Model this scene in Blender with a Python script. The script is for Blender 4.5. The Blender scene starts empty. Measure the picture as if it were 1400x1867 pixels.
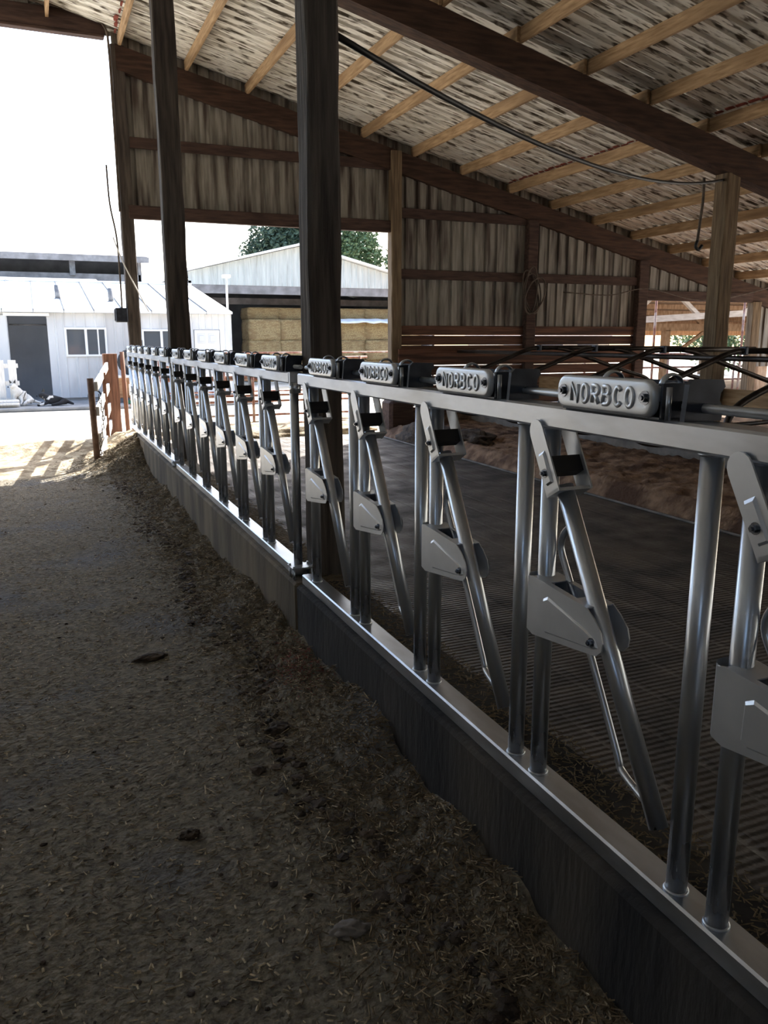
import bpy, bmesh, math, random
from mathutils import Vector, Matrix, noise
random.seed(7)
PI = math.pi
sc = bpy.context.scene
COL = sc.collection

# ------------------------------------------------------------------ camera
F_PX, YAW, PITCH, ROLL = 1461.43, 0.4005, -0.2118, -0.0017
CAM_Z = 1.55
cam = bpy.data.cameras.new('camera')
cam_o = bpy.data.objects.new('camera', cam)
COL.objects.link(cam_o)
fw = Vector((math.sin(YAW) * math.cos(PITCH), math.cos(YAW) * math.cos(PITCH), math.sin(PITCH)))
rt = Vector((math.cos(YAW), -math.sin(YAW), 0))
up = rt.cross(fw)
c_, s_ = math.cos(ROLL), math.sin(ROLL)
rt, up = c_ * rt + s_ * up, -s_ * rt + c_ * up
cam_o.matrix_world = Matrix(((rt.x, up.x, -fw.x, 0), (rt.y, up.y, -fw.y, 0), (rt.z, up.z, -fw.z, CAM_Z), (0, 0, 0, 1)))
cam.sensor_fit = 'HORIZONTAL'
cam.sensor_width = 36.0
cam.lens = F_PX / 1400 * 36.0
cam.clip_start = 0.02
cam.clip_end = 400
sc.camera = cam_o

# ------------------------------------------------------------------ sky, sun, exposure
SUN_DIR = Vector((0.92, 0.88, 1.0)).normalized()          # towards the sun
world = bpy.data.worlds.new('sky_world')
sc.world = world
world.use_nodes = True
wn = world.node_tree.nodes
bg = wn['Background']
sky = wn.new('ShaderNodeTexSky')
sky.sky_type = 'NISHITA'
sky.sun_disc = False
sky.sun_elevation = math.asin(SUN_DIR.z)
sky.sun_rotation = math.atan2(SUN_DIR.x, SUN_DIR.y)
sky.dust_density = 3.0
world.node_tree.links.new(sky.outputs[0], bg.inputs[0])
bg.inputs[1].default_value = 0.32
sun = bpy.data.lights.new('sun', 'SUN')
sun.energy = 9.0
sun.angle = math.radians(0.6)
sun.color = (1.0, 0.96, 0.90)
sun_o = bpy.data.objects.new('sun', sun)
COL.objects.link(sun_o)
sun_o.rotation_euler = (-SUN_DIR).to_track_quat('-Z', 'Y').to_euler()
sun_o.location = SUN_DIR * 60
vs = sc.view_settings
vs.view_transform = 'Standard'
vs.look = 'None'
vs.gamma = 1.0
vs.use_curve_mapping = False
vs.exposure = 1.22

# ------------------------------------------------------------------ materials
def mat(name, c1, c2=None, scale=5.0, stretch=(1, 1, 1), rough=0.8, metal=0.0, bump=0.0, bscale=None,
        c3=None, s3=2.0, lo=0.35, hi=0.65, lo3=0.5, hi3=0.62, detail=6.0, rough2=None, spec=0.4, coord='Object'):
    """two-colour noise material, third colour as larger patches, optional bump"""
    m = bpy.data.materials.new(name)
    m.use_nodes = True
    nt = m.node_tree
    N, L = nt.nodes, nt.links
    b = N['Principled BSDF']
    b.inputs['Roughness'].default_value = rough
    b.inputs['Metallic'].default_value = metal
    b.inputs['Specular IOR Level'].default_value = spec
    tc = N.new('ShaderNodeTexCoord')
    mp = N.new('ShaderNodeMapping')
    mp.inputs['Scale'].default_value = stretch
    L.new(tc.outputs[coord], mp.inputs[0])
    n1 = N.new('ShaderNodeTexNoise')
    n1.inputs['Scale'].default_value = scale
    n1.inputs['Detail'].default_value = detail
    L.new(mp.outputs[0], n1.inputs[0])
    rp = N.new('ShaderNodeValToRGB')
    rp.color_ramp.elements[0].position = lo
    rp.color_ramp.elements[1].position = hi
    rp.color_ramp.elements[0].color = (*c1, 1)
    rp.color_ramp.elements[1].color = (*(c2 or c1), 1)
    L.new(n1.outputs[0], rp.inputs[0])
    out = rp.outputs[0]
    if c3:
        n3 = N.new('ShaderNodeTexNoise')
        n3.inputs['Scale'].default_value = s3
        n3.inputs['Detail'].default_value = 5
        L.new(mp.outputs[0], n3.inputs[0])
        r3 = N.new('ShaderNodeMapRange')
        r3.inputs[1].default_value = lo3
        r3.inputs[2].default_value = hi3
        L.new(n3.outputs[0], r3.inputs[0])
        mx = N.new('ShaderNodeMix')
        mx.data_type = 'RGBA'
        L.new(r3.outputs[0], mx.inputs[0])
        L.new(out, mx.inputs[6])
        mx.inputs[7].default_value = (*c3, 1)
        out = mx.outputs[2]
    L.new(out, b.inputs['Base Color'])
    if rough2 is not None:
        rr = N.new('ShaderNodeMapRange')
        rr.inputs[1].default_value = lo
        rr.inputs[2].default_value = hi
        rr.inputs[3].default_value = rough
        rr.inputs[4].default_value = rough2
        L.new(n1.outputs[0], rr.inputs[0])
        L.new(rr.outputs[0], b.inputs['Roughness'])
    if bump:
        bp = N.new('ShaderNodeBump')
        bp.inputs['Strength'].default_value = bump
        bp.inputs['Distance'].default_value = 0.02
        src = n1
        if bscale:
            src = N.new('ShaderNodeTexNoise')
            src.inputs['Scale'].default_value = bscale
            src.inputs['Detail'].default_value = 8
            L.new(mp.outputs[0], src.inputs[0])
        L.new(src.outputs[0], bp.inputs['Height'])
        L.new(bp.outputs[0], b.inputs['Normal'])
    return m

M = {}
M['galv'] = mat('galvanised_steel', (.40, .44, .50), (.60, .64, .70), 14, rough=.30, rough2=.42, metal=.9, bump=.03)
M['galv_tube'] = mat('galvanised_tube', (.46, .50, .57), (.60, .645, .71), 9, (1, 1, .3), rough=.27, rough2=.34, metal=.9)
M['galv_rail'] = mat('galvanised_rail', (.44, .47, .52), (.62, .65, .70), 16, (1, .3, 1), rough=.30, rough2=.42, metal=.9, c3=(.34, .34, .34), s3=5, lo3=.50, hi3=.72)
M['plate'] = mat('pressed_plate', (.62, .66, .72), (.70, .74, .80), 10, rough=.36, rough2=.40, metal=.75)
M['dark_steel'] = mat('dark_steel', (.03, .035, .05), (.07, .08, .10), 12, rough=.4, metal=.5)
M['bolt'] = mat('bolt_steel', (.12, .13, .16), (.3, .32, .36), 30, rough=.25, metal=.95)
M['black'] = mat('black_rubber', (.012, .012, .014), rough=.6)
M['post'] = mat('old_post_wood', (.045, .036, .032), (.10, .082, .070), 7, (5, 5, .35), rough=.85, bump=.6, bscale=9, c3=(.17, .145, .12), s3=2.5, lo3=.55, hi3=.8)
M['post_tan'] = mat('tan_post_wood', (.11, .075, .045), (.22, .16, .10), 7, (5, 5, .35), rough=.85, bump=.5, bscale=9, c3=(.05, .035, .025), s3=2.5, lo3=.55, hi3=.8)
M['rafter'] = mat('rafter_wood', (.035, .018, .012), (.085, .045, .030), 6, (.5, 4, 4), rough=.85, bump=.4)
M['girt'] = mat('girt_wood', (.036, .020, .016), (.085, .050, .040), 6, (.5, 4, 4), rough=.85, bump=.4)
M['plank'] = mat('plank_wood', (.085, .036, .022), (.17, .080, .050), 5, (.4, 4, 7), rough=.8, bump=.4, c3=(.045, .02, .014), s3=1.2)
M['purlin'] = mat('purlin_wood', (.30, .19, .10), (.52, .36, .21), 6, (6, .6, 6), rough=.8, bump=.3, c3=(.20, .12, .065), s3=1.5, lo3=.5, hi3=.75)
M['roof'] = mat('grimy_roof_metal', (.70, .68, .62), (.86, .85, .80), 4, (.6, 3.6, 1), rough=.6, c3=(.13, .11, .085), s3=7.0, lo3=.51, hi3=.62, spec=.3)
M['siding'] = mat('grimy_siding_metal', (.19, .175, .15), (.32, .30, .265), 5, (4, 1, .35), rough=.6, c3=(.06, .042, .034), s3=2.2, lo3=.47, hi3=.64)
M['rust'] = mat('red_rust_scale', (.12, .02, .015), (.25, .06, .04), 20, rough=.9, bump=.5)
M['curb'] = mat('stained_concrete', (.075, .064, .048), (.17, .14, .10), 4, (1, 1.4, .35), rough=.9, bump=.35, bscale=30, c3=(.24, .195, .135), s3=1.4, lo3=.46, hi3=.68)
M['curb_dark'] = mat('darker_concrete', (.016, .016, .018), (.040, .037, .035), 4, (1, 1.4, .35), rough=.9, bump=.35, bscale=30, c3=(.075, .064, .050), s3=1.6, lo3=.52, hi3=.75)
M['lane'] = mat('feed_lane_floor', (.118, .104, .080), (.235, .208, .160), 30, detail=10.0, rough=.95, bump=1.0, bscale=55, c3=(.15, .15, .155), s3=1.3, lo3=.52, hi3=.68, spec=.25)
M['bed'] = mat('bedding_dirt', (.14, .085, .055), (.33, .22, .145), 6, rough=.95, bump=1.0, bscale=26, c3=(.09, .052, .034), s3=2.2, spec=.2)
M['manure'] = mat('dark_manure', (.03, .022, .016), (.09, .065, .045), 14, rough=.9, bump=1.0, bscale=30)
M['yard'] = mat('pale_yard_gravel', (.47, .44, .38), (.63, .60, .53), 1.2, rough=.95, bump=.3, bscale=40, c3=(.34, .30, .22), s3=.35)
M['berm'] = mat('dry_feed_dirt', (.26, .21, .14), (.46, .40, .29), 9, rough=.95, bump=.8, bscale=35, c3=(.20, .155, .10), s3=5, spec=.2)
M['apron'] = mat('concrete_apron', (.22, .22, .22), (.32, .32, .31), 3, rough=.9)
M['straw'] = mat('straw_bits', (.30, .24, .15), (.62, .54, .38), 60, rough=.8)
M['straw_dark'] = mat('feed_bits', (.09, .068, .04), (.21, .16, .095), 60, rough=.85)
M['red_feed'] = mat('reddish_feed', (.16, .05, .04), (.28, .11, .09), 60, rough=.9)
M['bale'] = mat('straw_bale', (.20, .135, .06), (.46, .34, .17), 26, (1, 1, 3), rough=.95, bump=1.0, bscale=40, c3=(.26, .17, .08), s3=3)
M['white_wall'] = mat('white_wall_metal', (.60, .61, .62), (.68, .69, .69), 2.5, (1, 1, .3), rough=.5, c3=(.53, .53, .53), s3=1.0)
M['white_roof'] = mat('white_roof_metal', (.78, .78, .77), (.86, .86, .85), 1.5, rough=.45)
M['white_trim'] = mat('white_trim', (.82, .82, .82), rough=.5)
M['grey_gable'] = mat('pale_gable_metal', (.42, .44, .42), (.54, .56, .53), 3, (3, 1, .3), rough=.6, c3=(.32, .33, .31), s3=2.5, lo3=.56, hi3=.7)
M['far_roof'] = mat('far_barn_metal', (.16, .15, .15), (.26, .25, .25), 3, rough=.7)
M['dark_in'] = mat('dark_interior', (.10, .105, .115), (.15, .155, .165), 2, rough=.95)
M['room'] = mat('plain_room_lining', (.58, .61, .65), (.66, .69, .73), 2, rough=.9)
M['vent'] = mat('vent_pipe', (.13, .13, .14), (.22, .22, .22), 8, rough=.6)
M['seam'] = mat('grey_seam', (.07, .07, .075), (.11, .11, .11), 8, rough=.6)
M['rusty'] = mat('rusty_pipe', (.16, .065, .045), (.34, .17, .12), 12, rough=.75, c3=(.42, .33, .28), s3=5)
M['fence_pipe'] = mat('brown_pipe', (.10, .055, .035), (.20, .12, .08), 10, rough=.7)
M['fence_board'] = mat('bleached_board', (.74, .70, .64), (.84, .81, .76), 8, (2, 2, 2), rough=.85)
M['fence_wood'] = mat('fence_post_wood', (.12, .055, .035), (.23, .115, .075), 6, (5, 5, .4), rough=.85, bump=.4)
M['loop'] = mat('dark_pipe', (.018, .014, .013), (.05, .04, .035), 8, rough=.42, metal=.6)
M['conc_strip'] = mat('grey_concrete_strip', (.13, .12, .11), (.24, .225, .21), 5, rough=.9, bump=.3)
M['cable'] = mat('black_cable', (.015, .014, .014), rough=.5)
M['hose'] = mat('dull_hose', (.06, .045, .035), (.13, .10, .08), 10, rough=.7)
M['warm_wood'] = mat('sunlit_wood', (.34, .19, .10), (.52, .33, .20), 5, (3, 3, 1), rough=.85)
M['warm_wood_pale'] = mat('pale_beam_wood', (.52, .42, .34), (.66, .56, .48), 5, (1, 4, 4), rough=.85)
M['cream'] = mat('cream_panel', (.62, .55, .42), (.72, .66, .54), 3, rough=.6)
M['leaf'] = mat('leaf_green', (.055, .10, .045), (.15, .21, .10), 9, rough=.65)
M['leaf_dark'] = mat('conifer_green', (.035, .065, .045), (.09, .13, .085), 9, rough=.7)
M['bark'] = mat('bark', (.08, .06, .045), (.15, .11, .085), 9, (3, 3, .5), rough=.95, bump=.6)
M['white_plastic'] = mat('white_board', (.62, .60, .57), (.76, .74, .70), 5, (6, 6, 1), rough=.7)
M['tarp'] = mat('white_tarp', (.72, .74, .78), (.85, .86, .88), 4, rough=.5)
M['tyre'] = mat('tyre_rubber', (.02, .02, .02), (.05, .05, .05), 10, rough=.8)
M['box_wood'] = mat('orange_board', (.26, .13, .06), (.40, .22, .11), 6, (1, 1, 4), rough=.8)
M['green_hose'] = mat('green_hose', (.04, .16, .09), rough=.5)
M['chain'] = mat('chain_steel', (.10, .09, .08), (.2, .18, .16), 40, rough=.6, metal=.6)

def glass_mat():
    m = bpy.data.materials.new('window_glass')
    m.use_nodes = True
    b = m.node_tree.nodes['Principled BSDF']
    b.inputs['Base Color'].default_value = (.10, .11, .12, 1)
    b.inputs['Roughness'].default_value = .06
    b.inputs['Specular IOR Level'].default_value = .8
    return m
M['glass'] = glass_mat()

def alley_mat():
    """wet grooved concrete: fine ribs across, long grooves along the alley"""
    m = mat('grooved_alley_concrete', (.040, .034, .029), (.095, .080, .066), 3, rough=.85, rough2=.55, c3=(.10, .082, .064), s3=.9, lo3=.52, hi3=.7, spec=.3)
    nt = m.node_tree
    N, L = nt.nodes, nt.links
    b = N['Principled BSDF']
    tc = N.new('ShaderNodeTexCoord')
    def wave(axis, sc_, dist):
        w = N.new('ShaderNodeTexWave')
        w.wave_type = 'BANDS'
        w.bands_direction = axis
        w.inputs['Scale'].default_value = sc_
        w.inputs['Distortion'].default_value = dist
        w.inputs['Detail'].default_value = 2
        w.inputs['Detail Scale'].default_value = 2
        L.new(tc.outputs['Object'], w.inputs[0])
        return w
    w1 = wave('Y', 9.0, .6)
    w2 = wave('X', 1.3, .3)
    r2 = N.new('ShaderNodeMapRange')
    r2.inputs[1].default_value = .0
    r2.inputs[2].default_value = .10
    L.new(w2.outputs[1], r2.inputs[0])
    nz = N.new('ShaderNodeTexNoise')
    nz.inputs['Scale'].default_value = 40
    L.new(tc.outputs['Object'], nz.inputs[0])
    a = N.new('ShaderNodeMath')
    a.operation = 'ADD'
    L.new(w1.outputs[1], a.inputs[0])
    L.new(r2.outputs[0], a.inputs[1])
    a2 = N.new('ShaderNodeMath')
    a2.operation = 'ADD'
    L.new(a.outputs[0], a2.inputs[0])
    L.new(nz.outputs[0], a2.inputs[1])
    bp = N.new('ShaderNodeBump')
    bp.inputs['Strength'].default_value = .8
    bp.inputs['Distance'].default_value = .008
    L.new(a2.outputs[0], bp.inputs['Height'])
    L.new(bp.outputs[0], b.inputs['Normal'])
    return m
M['alley'] = alley_mat()

def dog_mat(name, lo, hi):
    return mat(name, (.62, .58, .52), (.72, .69, .64), 20, rough=.95, c3=(.02, .02, .022), s3=3.2, lo3=lo, hi3=hi)

# ------------------------------------------------------------------ mesh helpers
class MB:
    def __init__(self):
        self.v = []
        self.f = []
        self.sm = []
    def add(self, vs_, fs, smooth=False):
        o = len(self.v)
        self.v += [Vector(p) for p in vs_]
        self.f += [tuple(i + o for i in q) for q in fs]
        self.sm += [smooth] * len(fs)
        return self
    def box(self, x0, x1, y0, y1, z0, z1, ch=0.0):
        if not ch:
            p = [(x, y, z) for z in (z0, z1) for y in (y0, y1) for x in (x0, x1)]
            return self.add(p, [(0, 2, 3, 1), (4, 5, 7, 6), (0, 1, 5, 4), (2, 6, 7, 3), (0, 4, 6, 2), (1, 3, 7, 5)])
        bm = bmesh.new()
        bmesh.ops.create_cube(bm, size=1)
        for q in bm.verts:
            q.co = Vector(((x0 + x1) / 2 + q.co.x * (x1 - x0), (y0 + y1) / 2 + q.co.y * (y1 - y0), (z0 + z1) / 2 + q.co.z * (z1 - z0)))
        bmesh.ops.bevel(bm, geom=bm.edges[:], offset=ch, segments=1, affect='EDGES')
        bm.verts.index_update()
        self.add([q.co.copy() for q in bm.verts], [[w.index for w in g.verts] for g in bm.faces])
        bm.free()
        return self
    def beam(self, a, b, w, h, upv=(0, 0, 1)):
        """rectangular bar from a to b; w sideways, h along upv"""
        a, b = Vector(a), Vector(b)
        d = (b - a).normalized()
        s = d.cross(Vector(upv)).normalized()
        u = s.cross(d)
        p = [q + s * (w / 2 * i) + u * (h / 2 * j) for q in (a, b) for i, j in ((-1, -1), (1, -1), (1, 1), (-1, 1))]
        return self.add(p, [(3, 2, 1, 0), (4, 5, 6, 7), (0, 1, 5, 4), (1, 2, 6, 5), (2, 3, 7, 6), (3, 0, 4, 7)])
    def tube(self, pts, r, n=10, caps=True, closed=False, flat=None):
        pts = [Vector(p) for p in pts]
        k = len(pts)
        rs = r if isinstance(r, (list, tuple)) else [r] * k
        vs_, fs = [], []
        prev = None
        for i, p in enumerate(pts):
            if closed:
                t = (pts[(i + 1) % k] - pts[i - 1]).normalized()
            else:
                t = (pts[min(i + 1, k - 1)] - pts[max(i - 1, 0)]).normalized()
            if prev is None:
                a = Vector((1, 0, 0)) if abs(t.x) < .9 else Vector((0, 1, 0))
                nrm = (a - t * a.dot(t)).normalized()
            else:
                nrm = (prev - t * prev.dot(t)).normalized()
            prev = nrm
            bi = t.cross(nrm)
            for j in range(n):
                an = 2 * PI * j / n
                q = nrm * math.cos(an) * rs[i] + bi * math.sin(an) * rs[i]
                if flat:
                    q = Vector((q.x * flat[0], q.y * flat[1], q.z * flat[2]))
                vs_.append(p + q)
        for i in range(k if closed else k - 1):
            for j in range(n):
                a0, a1 = i * n + j, i * n + (j + 1) % n
                b0, b1 = ((i + 1) % k) * n + j, ((i + 1) % k) * n + (j + 1) % n
                fs.append((a0, a1, b1, b0))
        self.add(vs_, fs, True)
        if caps and not closed:
            o = len(self.v) - len(vs_)
            self.f += [tuple(o + j for j in reversed(range(n))), tuple(o + (k - 1) * n + j for j in range(n))]
            self.sm += [False, False]
        return self
    def prism(self, poly, ax, a0, a1):
        """poly in the two axes other than ax (cyclic order), extruded along ax"""
        def mk(u, w, a):
            return {0: (a, u, w), 1: (u, a, w), 2: (u, w, a)}[ax]
        n = len(poly)
        vs_ = [mk(u, w, a0) for u, w in poly] + [mk(u, w, a1) for u, w in poly]
        fs = [tuple(reversed(range(n))), tuple(range(n, 2 * n))] + [(i, (i + 1) % n, n + (i + 1) % n, n + i) for i in range(n)]
        return self.add(vs_, fs)
    def mesh(self, name, material):
        me = bpy.data.meshes.new(name)
        me.from_pydata([tuple(p) for p in self.v], [], self.f)
        me.polygons.foreach_set('use_smooth', self.sm)
        me.materials.append(M[material] if isinstance(material, str) else material)
        bm = bmesh.new()
        bm.from_mesh(me)
        bmesh.ops.recalc_face_normals(bm, faces=bm.faces[:])
        bm.to_mesh(me)
        bm.free()
        me.update()
        return me
    def shift(self, d):
        d = Vector(d)
        self.v = [p + d for p in self.v]
        return self

def place(name, me, parent=None, loc=(0, 0, 0), rot=None):
    o = bpy.data.objects.new(name, me)
    COL.objects.link(o)
    o.location = loc
    if rot:
        o.rotation_euler = rot
    if parent:
        o.parent = parent
    return o

def tag(o, label=None, cat=None, group=None, kind=None):
    if label: o['label'] = label
    if cat: o['category'] = cat
    if group: o['group'] = group
    if kind: o['kind'] = kind
    return o

def thing(name, label, cat, loc=(0, 0, 0), group=None, kind=None, rz=0):
    o = bpy.data.objects.new(name, None)
    o.empty_display_size = .1
    COL.objects.link(o)
    o.location = loc
    o.rotation_euler = (0, 0, rz)
    return tag(o, label, cat, group, kind)

def part(name, mb, m, parent, origin=None, **kw):
    if origin is not None:
        mb.shift(-Vector(origin))
    o = place(name, mb.mesh(name, m), parent)
    tag(o, **kw)
    return o

def circ(cx, cy, r, n, a0=0, a1=2 * PI):
    full = abs(a1 - a0 - 2 * PI) < 1e-6
    k = n if full else n + 1
    return [(cx + r * math.cos(a0 + (a1 - a0) * i / n), cy + r * math.sin(a0 + (a1 - a0) * i / n)) for i in range(k)]

def smooth_path(pts, n=6):
    """Catmull-Rom through the points"""
    P = [Vector(p) for p in pts]
    P = [P[0] * 2 - P[1]] + P + [P[-1] * 2 - P[-2]]
    out = []
    for i in range(1, len(P) - 2):
        for k in range(n):
            t = k / n
            out.append(.5 * ((2 * P[i]) + (-P[i - 1] + P[i + 1]) * t + (2 * P[i - 1] - 5 * P[i] + 4 * P[i + 1] - P[i + 2]) * t * t + (-P[i - 1] + 3 * P[i] - 3 * P[i + 1] + P[i + 2]) * t ** 3))
    out.append(P[-2])
    return out

def rough_post(x0, x1, y0, y1, z0, z1, nz=24, amp=.006, seed=0):
    """a timber post with uneven, slightly chewed arrises"""
    mb = MB()
    rnd = random.Random(seed)
    ch = .012
    ring = [(x0 + ch, y0), (x1 - ch, y0), (x1, y0 + ch), (x1, y1 - ch), (x1 - ch, y1), (x0 + ch, y1), (x0, y1 - ch), (x0, y0 + ch)]
    vs_, fs = [], []
    for k in range(nz + 1):
        z = z0 + (z1 - z0) * k / nz
        for i, (x, y) in enumerate(ring):
            nx = noise.noise(Vector((i // 2 * 3.1 + seed, z * 2.3, 0))) * amp * 1.4 + rnd.uniform(-amp, amp) * .5
            ny = noise.noise(Vector((i // 2 * 5.7 + seed, z * 2.3, 9))) * amp * 1.4 + rnd.uniform(-amp, amp) * .5
            vs_.append((x + nx, y + ny, z))
    for k in range(nz):
        for i in range(8):
            a, b = k * 8 + i, k * 8 + (i + 1) % 8
            fs.append((a, b, b + 8, a + 8))
    fs += [tuple(reversed(range(8))), tuple(nz * 8 + i for i in range(8))]
    return mb.add(vs_, fs)

# ------------------------------------------------------------------ key sizes
XR = 1.109                    # headlock line
PITCH_L = 0.61                # one headlock
PANEL = 3.853                 # one panel
YP = [-0.123, 3.73, 7.583]    # near end post of each panel
ZB0, ZB1 = 0.398, 0.447       # bottom rail
ZT0, ZT1 = 1.348, 1.400       # top rail
Y_END = 12.40                 # end wall
BAYS = [12.40, 8.05, 3.70, -0.65, -5.0]
X_RIDGE = -2.0
def zraf(x):                  # underside of the rafters
    return 4.62 - .24 * (x - 3.43) if x >= X_RIDGE else 4.62 - .24 * (X_RIDGE - 3.43) + .24 * (x - X_RIDGE)
RAF_H, PUR_H = .32, .15

# ================================================================== GROUND
def grid(x0, x1, y0, y1, nx, ny, hf):
    mb = MB()
    vs_ = []
    for j in range(ny + 1):
        for i in range(nx + 1):
            x, y = x0 + (x1 - x0) * i / nx, y0 + (y1 - y0) * j / ny
            vs_.append((x, y, hf(x, y)))
    fs = [(j * (nx + 1) + i, j * (nx + 1) + i + 1, (j + 1) * (nx + 1) + i + 1, (j + 1) * (nx + 1) + i) for j in range(ny) for i in range(nx)]
    return mb.add(vs_, fs, True)

def fbm(x, y, s, o=4):
    return noise.fractal(Vector((x * s, y * s, 3.7)), 1.0, 2.0, o)

def lane_h(x, y):
    d = max(0.0, 1.05 - x)
    crest = .11 + .10 * math.exp(-((y - 2.7) / .8) ** 2) + .05 * math.sin(y * 1.9) * .6
    if y < 1.4: crest *= max(.25, y / 1.4)
    w = .17 + .05 * noise.noise(Vector((y * 1.1, 5, 0)))
    h = crest * math.exp(-(d / w) ** 1.4) * (1 + .5 * fbm(x, y, 5))
    h += .26 * math.exp(-(((x - .95) / .42) ** 2 + ((y - 10.3) / .75) ** 2)) * (1 + .25 * fbm(x, y, 4))
    h += .17 * math.exp(-((y - 12.2 + .25 * x) / .55) ** 2) * (1 / (1 + math.exp(-(x + .9) * 3)))
    h += .010 * fbm(x, y, 3.0) + .006 * fbm(x, y, 17, 3) + .035 * max(0, fbm(x, y, 8, 4)) * math.exp(-d / .35)
    return h

fl = grid(-6.0, 1.06, -9.0, 9.9, 150, 400, lane_h)
o = place('floor', fl.mesh('floor', 'lane'))
tag(o, 'dirty brown feed lane floor strewn with feed', kind='structure')

bm_ = grid(-6.0, 1.5, 9.9, 13.4, 130, 75, lane_h)
tag(place('yard_berm', bm_.mesh('yard_berm', 'berm')), 'low bank of dry tan dirt and feed at the end of the lane', kind='structure')
al = grid(1.30, 5.20, -4.0, 12.6, 6, 12, lambda x, y: 0.0)
tag(place('alley_floor', al.mesh('alley_floor', 'alley')), 'wet grooved concrete cow alley behind the headlocks', kind='structure')

def yard_h(x, y):
    h = -.03
    if 13.0 < y and x > 1.4:
        h += .10 * max(0, fbm(x, y, .8, 3)) * math.exp(-((y - 15) / 3) ** 2)
    return h
yd = MB()
yd.add([(-70, -40, -.035), (110, -40, -.035), (110, 120, -.035), (-70, 120, -.035)], [(0, 1, 2, 3)])
tag(place('yard_ground', yd.mesh('yard_ground', 'yard')), 'pale sunlit yard of dusty gravel outside the barn', kind='structure')
ap = MB().box(-9, 5.4, 19.9, 22.1, -.03, .05, .02)
tag(place('concrete_apron', ap.mesh('concrete_apron', 'apron')), 'grey concrete strip along the white building', kind='structure')

# bed of the free stalls
def bed_h(x, y):
    e = min(1, max(0, (x - 5.12) / .16))
    w = .10 * noise.noise(Vector((y * 1.3, 2, 0)))
    return -.02 + (.18 + .035 * fbm(x, y, 2.2) + .022 * fbm(x, y, 8) + .012 * fbm(x, y, 22, 3)) * (e ** .7) + .05 * max(0, (x - 5.4)) * .6 + w * .2 * e
bd = grid(5.12, 6.80, -3.0, 12.25, 50, 420, bed_h)
tag(place('stall_bed', bd.mesh('stall_bed', 'bed')), 'reddish brown dirt bed of the free stalls', kind='structure')
bd2 = grid(6.95, 14.5, -3.0, 12.25, 30, 60, lambda x, y: .22 + .05 * fbm(x, y, 1.5))
tag(place('rear_stall_bed', bd2.mesh('rear_stall_bed', 'bed')), 'brown dirt bed behind the concrete strip', kind='structure')
cs = MB().box(6.80, 6.95, -3, 12.2, -.05, .40, .015)
cso = tag(place('stall_curb', cs.mesh('stall_curb', 'conc_strip')), 'grey concrete strip at the head of the stall bed', kind='structure')

# small earthen lumps where the bed meets the alley, a dark pile by the wall post
def lump(name, label, cat, loc, r, h, m, seed, group=None):
    bm = bmesh.new()
    bmesh.ops.create_icosphere(bm, subdivisions=4, radius=1)
    for q in bm.verts:
        n_ = q.co.normalized()
        k = 1 + .35 * noise.fractal(n_ * 2.0 + Vector((seed, 0, 0)), 1, 2, 5)
        q.co = Vector((n_.x * r[0] * k, n_.y * r[1] * k, max(-.12, n_.z) * h * k))
    me = bpy.data.meshes.new(name)
    bm.to_mesh(me)
    bm.free()
    me.materials.append(M[m])
    for q in me.polygons: q.use_smooth = True
    o = place(name, me, loc=loc)
    return tag(o, label, cat, group)
lump('manure_pile', 'dark lumpy manure heap at the foot of the plank wall post', 'manure pile', (5.42, 11.05, .03), (.34, .68), .26, 'manure', 2)
lump('manure_lump', 'black clod of manure on the alley side of the dirt bed', 'manure', (5.55, 9.9, .17), (.26, .42), .13, 'manure', 5)
for lab_, x_, y_, r_, h_, m_, sd_ in (
        ('flat grey clod lying on the feed lane in the foreground', .64, 1.744, (.052, .030), .020, 'conc_strip', 8),
        ('small dark clod far up the middle of the feed lane', .39, 3.90, (.075, .045), .022, 'manure', 11),
        ('dark clod on the lane near the foot of the darker curb', .766, 2.884, (.055, .040), .024, 'manure', 13),
        ('small dark clod left of the flat grey clod on the lane', .318, 2.346, (.032, .024), .018, 'manure', 17)):
    lump('feed_clod', lab_, 'clod', (x_, y_, lane_h(x_, y_)), r_, h_, m_, sd_, 'clods on the feed lane')

# ================================================================== CURB
cb = MB()
cb.box(1.05, 1.33, 3.58, 10.65, -.05, ZB0, .012)
cb2 = MB().box(1.052, 1.33, -3.0, 3.57, -.05, ZB0, .012)  # near section up to the joint, coloured darker than the far one
tag(place('curb_wall', cb2.mesh('curb_wall', 'curb_dark')), 'nearest, darker length of the concrete feed curb', kind='structure')
tag(place('curb_wall', cb.mesh('curb_wall', 'curb')), 'stained concrete feed curb under the headlocks', kind='structure')

# ================================================================== HEADLOCK PANELS (built once per kind of piece)
def strokes_letter(ch):
    """strokes in a 1 x 1 cell, u right, w up"""
    def arc(cx, cy, rx, ry, a0, a1, n=14):
        return [(cx + rx * math.cos(math.radians(a0 + (a1 - a0) * i / n)), cy + ry * math.sin(math.radians(a0 + (a1 - a0) * i / n))) for i in range(n + 1)]
    return {
        'N': [[(0, 0), (0, 1), (1, 0), (1, 1)]],
        'O': [arc(.5, .5, .5, .5, 90, 450, 22)],
        'R': [[(0, 0), (0, 1)], [(0, 1)] + arc(.5, .75, .45, .25, 90, -90) + [(0, .5)], [(.4, .5), (1, 0)]],
        'B': [[(0, 0), (0, 1)], [(0, 1)] + arc(.5, .76, .42, .24, 90, -90) + [(0, .52)], [(0, .52)] + arc(.5, .26, .48, .26, 90, -90) + [(0, 0)]],
        'C': [arc(.52, .5, .5, .5, 40, 320, 18)],
    }[ch]

PL_Y0, PL_Y1, PL_Z0, PL_Z1 = -.190, -.500, 1.402, 1.474     # name plate, relative to the far upright
X_F = -.046                                                   # its face, relative to XR

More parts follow.
